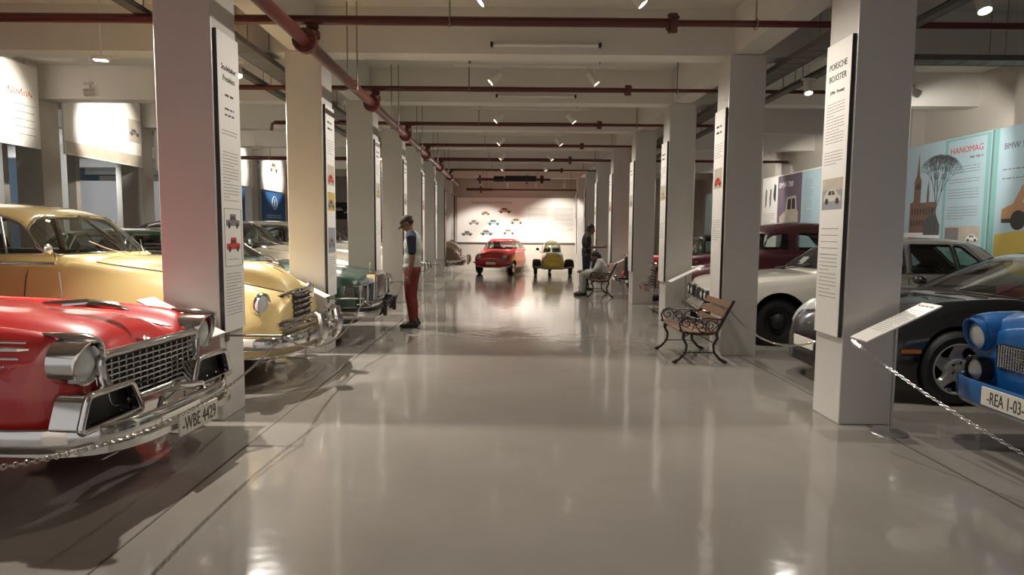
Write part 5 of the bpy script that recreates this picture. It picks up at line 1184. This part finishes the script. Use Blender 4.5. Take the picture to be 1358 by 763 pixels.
# ------------------------------------------------------------------ benches (cast iron ends, wooden slats)
def bench(loc, rz, label, W=.86):
    r = empty('park_bench', loc, rz, label, 'bench')          # local: sitter looks to -x, bench runs along y
    def leg(y, x0, out):
        b = MB(); b.tube([(x0, y, .40), (x0+out*.012, y, .33), (x0+out*-.03, y, .24), (x0+out*-.02, y, .14), (x0+out*.05, y, .05), (x0+out*.10, y, .022)], [.020, .017, .015, .014, .017, .022], 8, flat=.7)
        b.ell((x0+out*.10, y, .02), (.035, .024, .02), 10); return b
    for y, s in ((-W/2, -1), (W/2, 1)):
        leg(y, -.19, -1).build('leg', 'iron', r, smooth=60); leg(y, .17, 1).build('leg', 'iron', r, smooth=60)
        b = MB(); b.tube([(-.24, y, .44), (-.21, y, .41), (-.05, y, .385), (.12, y, .39), (.19, y, .42)], .019, 8, flat=.8); b.tube([(-.20, y, .14+.0), (.17, y, .14)], .009, 6)
        b.build('seat_rail', 'iron', r, smooth=60)
        b = MB(); b.tube([(.17, y, .40), (.22, y, .52), (.28, y, .66), (.345, y, .80)], [.018, .02, .021, .019], 8, flat=.8); b.ell((.35, y, .81), (.022, .02, .022), 10); b.build('back_post', 'iron', r, smooth=60)
        b = MB(); b.tube([(-.23, y, .44), (-.245, y, .52), (-.22, y, .58), (-.16, y, .61), (-.06, y, .585), (.08, y, .59), (.20, y, .575), (.25, y, .60)], .011, 6)
        def curl(cx, cz, r0, turns, a0, sg=1):
            pts = []
            for i in range(22):
                t = i/21; a = a0+sg*turns*2*PI*t; rr = r0*(1-.72*t); pts.append((cx+rr*math.cos(a), y, cz+rr*math.sin(a)))
            b.tube(pts, .0075, 5)
        curl(-.165, .52, .075, 1.3, 0); curl(-.03, .50, .07, 1.2, PI*.9, -1); curl(.10, .50, .07, 1.2, .2); curl(.02, .45, .05, 1, PI, 1)
        b.tube([(-.1, y, .44), (-.06, y, .55), (.04, y, .5), (.1, y, .42)], .007, 5); b.tube([(.12, y, .43), (.19, y, .5), (.17, y, .57)], .007, 5)
        b.build('armrest_scroll', 'iron', r, smooth=60)
        MB().tube([(-.19, y, .34), (-.13, y, .39)], .008, 5).tube([(-.19+.0*s, y, .14), (-.19, y, .15)], .008, 5).build('brace', 'iron', r)
    MB().tube([(.17, -W/2, .25), (.17, W/2, .25)], .008, 6).build('stretcher', 'iron', r)
    for i, x in enumerate((-.20, -.115, -.03, .055, .14)):
        MB().box((x, 0, .415-.012*math.sin((x+.2)/.34*PI)), (.065, W+.03, .02)).build('seat_slat', 'wood', r, bevel=.005)
    for i, q in enumerate((.18, .50, .82)):
        x, z = .205+.15*q-.012, .47+.35*q; MB().box((x, 0, z), (.085, W+.02, .02), mtx=Matrix.Rotation(-1.16, 3, 'Y')).build('back_slat', 'wood', r, bevel=.005)
    return r
bench((2.15, 7.52, 0), 0, 'black iron bench with wooden slats before the second right pillar').scale = (1, 1, .86)
bench((2.06, 14.85, 0), 0, 'distant iron bench on which the seated person sits').scale = (1, 1, .95)

# ------------------------------------------------------------------ people
def blob(parts, name, m, parent, voxel=.009, sm=4):
    b = MB()
    for kind, a in parts:
        if kind == 'tube':
            pts, rs = a[0], a[1]; fl = a[2] if len(a) > 2 else 1
            # round the ends off
            P = [Vector(p) for p in pts]; d0 = (P[0]-P[1]).normalized(); d1 = (P[-1]-P[-2]).normalized()
            pp = [P[0]+d0*rs[0]*k for k in (.95, .8, .45)]+P+[P[-1]+d1*rs[-1]*k for k in (.45, .8, .95)]; rr = [rs[0]*k for k in (.3, .6, .9)]+list(rs)+[rs[-1]*k for k in (.9, .6, .3)]
            b.tube(pp, rr, 14, flat=fl, up=(a[3] if len(a) > 3 else (0, 0, 1)))
        else: b.ell(a[0], a[1], 18, a[2] if len(a) > 2 else None)
    o = b.build(name, m, parent, smooth=0)
    md = o.modifiers.new('r', 'REMESH'); md.mode = 'VOXEL'; md.voxel_size = voxel; md.use_smooth_shade = True
    s = o.modifiers.new('s', 'SMOOTH'); s.iterations = sm; s.factor = .5
    apply_mods(o); o.data.shade_smooth(); return o
def limb(pts, rs, n=3):
    """smooth the polyline a little so that joints round off"""
    return ('tube', (pts, rs))
def head_parts(c, yaw, nod, sc_=1.0):
    """head centre c, faces local +x turned by yaw, nod > 0 looks down"""
    R = Matrix.Rotation(yaw, 3, 'Z') @ Matrix.Rotation(nod, 3, 'Y'); c = Vector(c)
    q = lambda x, y, z: c+R @ (Vector((x, y, z))*sc_)
    E = lambda p, r: ('ell', (q(*p), tuple(a*sc_ for a in r), R))
    return [E((-.01, 0, .02), (.098, .078, .098)), E((.025, 0, -.045), (.068, .060, .075)), E((.065, 0, -.10), (.026, .032, .022)),
            ('tube', ([q(.078, 0, .02), q(.098, 0, -.015), q(.106, 0, -.032)], [.008*sc_, .011*sc_, .014*sc_])), E((.086, 0, -.068), (.014, .024, .008)), E((.075, .03, .018), (.02, .02, .012)), E((.075, -.03, .018), (.02, .02, .012)),
            E((-.005, .078, -.01), (.018, .012, .03)), E((-.005, -.078, -.01), (.018, .012, .03))], R, q
def hand_parts(w, d, side, palm, curl=.4, sc_=1.0):
    """w wrist, d direction of the fingers, palm = palm normal, side = direction of the thumb"""
    w, d, s, n = Vector(w), Vector(d).normalized(), Vector(side).normalized(), Vector(palm).normalized(); out = []
    out.append(('tube', ([w, w+d*.045*sc_, w+d*.085*sc_], [.023*sc_, .030*sc_, .028*sc_])))
    for i, (o, L) in enumerate(((.026, .070), (.009, .078), (-.008, .072), (-.025, .056))):
        a = w+d*.085*sc_+s*o*sc_; b_ = a+(d+n*curl*.5).normalized()*L*.5*sc_; c = b_+(d+n*curl*1.8).normalized()*L*.45*sc_
        out.append(('tube', ([a, b_, c], [.0105*sc_, .0095*sc_, .008*sc_])))
    a = w+d*.03*sc_+s*.026*sc_; b_ = a+(d*.7+s*.7+n*.3).normalized()*.035*sc_; out.append(('tube', ([a, b_, b_+(d+n*.5+s*.1).normalized()*.03*sc_], [.012*sc_, .0105*sc_, .009*sc_])))
    return out
def shoe_parts(heel, fwd, L=.27):
    h, f = Vector(heel), Vector(fwd).normalized()
    return [('tube', ([h+Vector((0, 0, .045)), h+f*.08+Vector((0, 0, .05)), h+f*.17+Vector((0, 0, .036)), h+f*(L-.045)+Vector((0, 0, .030))], [.042, .044, .040, .030])), ('tube', ([h+f*.02+Vector((0, 0, .07)), h+f*.03+Vector((0, 0, .11))], [.042, .040]))]

# standing man with cap (local: faces +x; placed so that he faces the cars on the left)
mn = empty('person', (-1.47, 9.72, 0), PI, 'person standing in a dark cap, white T-shirt with dark sleeves and red trousers', 'person')
hp, R, q = head_parts((.075, 0, 1.575), 0, .62)
body = hp+[('tube', ([(.0, 0, 1.36), (.035, 0, 1.47), (.06, 0, 1.53)], [.070, .056, .055])), ('ell', ((-.01, 0, 1.22), (.12, .175, .22))), ('ell', ((.0, 0, 1.0), (.105, .148, .2))), ('ell', ((-.005, 0, .90), (.115, .155, .12)))]
for s in (-1, 1):
    body += [('tube', ([(-.01, s*.15, 1.39), (-.02, s*.205, 1.33), (-.035, s*.225, 1.10), (-.02, s*.215, .98), (.03, s*.20, .80)], [.055, .058, .044, .038, .028])),
             ('tube', ([(0, s*.085, .88), (.015, s*.095, .68), (.02, s*.10, .48), (-.005, s*.10, .32), (-.02, s*.10, .10)], [.095, .082, .058, .056, .038])), ('tube', ([(-.03, s*.10, .06), (.10, s*.115, .05)], [.035, .03]))]
    body += hand_parts((.03, s*.20, .80), (.12, 0, -1), (1, 0, 0), (0, -s, 0), .35)
blob(body, 'body', 'skin', mn, .008)
sh = [('ell', ((-.012, 0, 1.24), (.142, .200, .235))), ('ell', ((.0, 0, 1.03), (.138, .175, .20))), ('ell', ((.01, 0, .93), (.135, .172, .10))), ('tube', ([(-.005, -.10, 1.40), (-.005, .10, 1.40)], [.075, .075]))]
blob(sh, 'shirt', 'shirtw', mn, .010)
for s in (-1, 1):
    blob([('tube', ([(.0, s*.12, 1.40), (-.015, s*.205, 1.36), (-.03, s*.232, 1.16)], [.080, .078, .062])), ('tube', ([(.03, s*.04, 1.43), (.0, s*.12, 1.42)], [.045, .06]))], 'sleeve', 'navy', mn, .009)
tr = [('ell', ((0, 0, .89), (.135, .175, .10)))]
for s in (-1, 1):
    tr += [('tube', ([(0, s*.085, .86), (.02, s*.095, .68), (.025, s*.10, .48), (.0, s*.10, .30), (-.01, s*.10, .13)], [.108, .098, .076, .070, .058]))]
blob(tr, 'trousers', 'redcloth', mn, .010)
for s in (-1, 1): blob(shoe_parts((-.07, s*.105, .0), (1, s*.15, 0)), 'shoe', 'shoe', mn, .008)
b = MB(); b.grid([[q(-.012+.112*math.cos(a)*math.cos(e), .092*math.sin(a)*math.cos(e), .035+.085*math.sin(e)) for a in np.linspace(0, 2*PI, 25)[:-1]] for e in np.linspace(0, PI/2, 8)], closev=True)
cp = b.build('cap', 'capc', mn, smooth=70)
b = MB(); b.grid([[q(.085+.085*u*math.cos(v), .075*math.sin(v)*(.9+.1*u), .036-.025*u-.008*math.sin(v)**2) for v in np.linspace(-1.35, 1.35, 13)] for u in np.linspace(0, 1, 6)]); vz = b.build('cap_visor', 'capc', cp, smooth=70); vz.modifiers.new('t', 'SOLIDIFY').thickness = .006
blob([('ell', (q(-.028, 0, .015), (.083, .081, .078), R))], 'hair', 'hair', mn, .008)

# man standing at the far right pillar, reading the board, arm raised
m2 = empty('person', (1.98, 16.4, 0), .0, 'person in a dark shirt and dark trousers reading a pillar board beyond the bench', 'person')
hp, R, q = head_parts((.10, 0, 1.56), 0, .25)
body = hp+[('tube', ([(.01, 0, 1.36), (.05, 0, 1.45), (.08, 0, 1.52)], [.07, .056, .055])), ('ell', ((-.01, 0, 1.2), (.11, .17, .22))), ('ell', ((-.01, 0, 1.0), (.11, .15, .18)))]
for s in (-1, 1):
    hand = (.36, s*.10, 1.10) if s < 0 else (.12, .2, .86)
    body += [('tube', ([(0, s*.15, 1.38), (.0, s*.20, 1.30), ((.02 if s < 0 else -.02), s*.22, 1.10), hand], [.054, .054, .043, .028]))]+hand_parts(hand, (1, 0, .1) if s < 0 else (.2, 0, -1), (0, 0, 1) if s < 0 else (1, 0, 0), (0, -s, 0), .5)
    body += [('tube', ([(-.01, s*.085, .88), (-.02, s*.09, .5), (-.06-.03*s, s*.09, .1)], [.09, .058, .038])), ('tube', ([(-.07-.03*s, s*.09, .06), (.05, s*.1, .05)], [.035, .03]))]
blob(body, 'body', 'skin', m2, .011)
sv = [('ell', ((-.012, 0, 1.23), (.125, .19, .235))), ('ell', ((-.01, 0, 1.0), (.128, .165, .18)))]
for s in (-1, 1): sv.append(('tube', ([(0, s*.13, 1.40), (.0, s*.205, 1.33), (.01, s*.228, 1.14)], [.075, .072, .058])))
blob(sv, 'shirt', 'darkcloth', m2, .011)
tr = [('ell', ((-.01, 0, .89), (.125, .165, .10)))]
for s in (-1, 1): tr.append(('tube', ([(-.01, s*.085, .86), (-.02, s*.09, .5), (-.06-.03*s, s*.09, .12)], [.105, .078, .058])))
blob(tr, 'trousers', 'navy', m2, .011)
for s in (-1, 1): blob(shoe_parts((-.12-.03*s if s < 0 else -.16, s*.095, 0), (1, 0, 0)), 'shoe', 'shoe', m2, .010)
blob([('ell', (q(-.03, 0, .045), (.105, .09, .09), R)), ('ell', (q(-.06, 0, -.02), (.06, .08, .07), R))], 'hair', 'hair', m2, .010)

# seated person in white on the far bench, bent forward
m3 = empty('person', (1.98, 14.9, 0), PI, 'person sitting on the far bench, bent forward, in white top and pale trousers', 'person')
hp, R, q = head_parts((-.01, 0, .91), 0, .55)
body = hp+[('tube', ([(-.15, 0, .50), (-.14, 0, .66), (-.09, 0, .80), (-.05, 0, .86)], [.14, .135, .10, .055])), ('tube', ([(-.1, -.13, .77), (-.1, .13, .77)], [.06, .06]))]
for s in (-1, 1):
    hd = (.26, s*.06, .56)
    body += [('tube', ([(-.10, s*.16, .76), (-.02, s*.20, .62), (.06, s*.17, .54), hd], [.05, .045, .038, .027]))]+hand_parts(hd, (1, -s*.2, 0), (0, -s*.4, 1), (0, -s, -.2), .6)
    body += [('tube', ([(-.13, s*.09, .52), (.10, s*.10, .52), (.26, s*.11, .50), (.26, s*.11, .28), (.27, s*.11, .10)], [.09, .085, .065, .055, .04])), ('tube', ([(.26, s*.11, .06), (.38, s*.12, .05)], [.035, .03]))]
blob(body, 'body', 'skin', m3, .011)
sv = [('tube', ([(-.16, 0, .52), (-.15, 0, .66), (-.10, 0, .78)], [.155, .150, .12]))]
for s in (-1, 1): sv.append(('tube', ([(-.10, s*.12, .78), (-.03, s*.205, .65), (.05, s*.18, .555), (.16, s*.12, .555)], [.078, .072, .064, .052])))
blob(sv, 'shirt', 'shirtw', m3, .011)
blob([('tube', ([(-.02, .03, .80), (.01, .04, .66)], [.075, .07])),], 'vest', 'navy', m3, .011)
tr = [('ell', ((-.14, 0, .50), (.15, .17, .10)))]
for s in (-1, 1): tr.append(('tube', ([(-.13, s*.09, .52), (.10, s*.10, .52), (.27, s*.11, .50), (.27, s*.11, .28), (.27, s*.11, .13)], [.105, .10, .085, .075, .07])))
blob(tr, 'trousers', 'greycloth', m3, .011)
for s in (-1, 1): blob(shoe_parts((.22, s*.115, 0), (1, 0, 0)), 'shoe', 'shoe', m3, .010)
blob([('ell', (q(-.03, 0, .04), (.105, .092, .095), R)), ('ell', (q(-.07, 0, -.04), (.07, .085, .09), R))], 'hair', 'hair', m3, .010)
# visitor beyond the yellow car, only head and shoulders show through its window
m4 = empty('person', (-8.3, 10.3, 0), -.6, 'person in dark clothes standing in the hall behind the yellow car', 'person')
hp, R, q = head_parts((.03, 0, 1.47), 0, .2)
blob(hp+[('tube', ([(0, 0, 1.25), (.01, 0, 1.42)], [.06, .05])), ('ell', ((0, 0, 1.1), (.11, .17, .25))), ('tube', ([(0, .09, .85), (0, .1, .06)], [.09, .045])), ('tube', ([(0, -.09, .85), (0, -.1, .06)], [.09, .045])), ('tube', ([(0, .17, 1.28), (.02, .22, 1.0), (.05, .2, .78)], [.05, .045, .03])), ('tube', ([(0, -.17, 1.28), (.02, -.22, 1.0), (.05, -.2, .78)], [.05, .045, .03]))]+hand_parts((.05, .2, .78), (.1, 0, -1), (1, 0, 0), (0, -1, 0))+hand_parts((.05, -.2, .78), (.1, 0, -1), (1, 0, 0), (0, 1, 0)), 'body', 'skin', m4, .012)
blob([('ell', ((0, 0, 1.12), (.13, .2, .26))), ('tube', ([(0, .15, 1.30), (.02, .23, 1.0)], [.07, .06])), ('tube', ([(0, -.15, 1.30), (.02, -.23, 1.0)], [.07, .06]))], 'shirt', 'darkcloth', m4, .012)
blob([('tube', ([(0, .09, .88), (0, .1, .12)], [.11, .06])), ('tube', ([(0, -.09, .88), (0, -.1, .12)], [.11, .06]))], 'trousers', 'navy', m4, .012)
blob([('ell', (q(-.03, 0, .04), (.105, .092, .095), R))], 'hair', 'hair', m4, .012)
for s in (-1, 1): blob(shoe_parts((-.05, s*.1, 0), (1, 0, 0)), 'shoe', 'shoe', m4, .012)
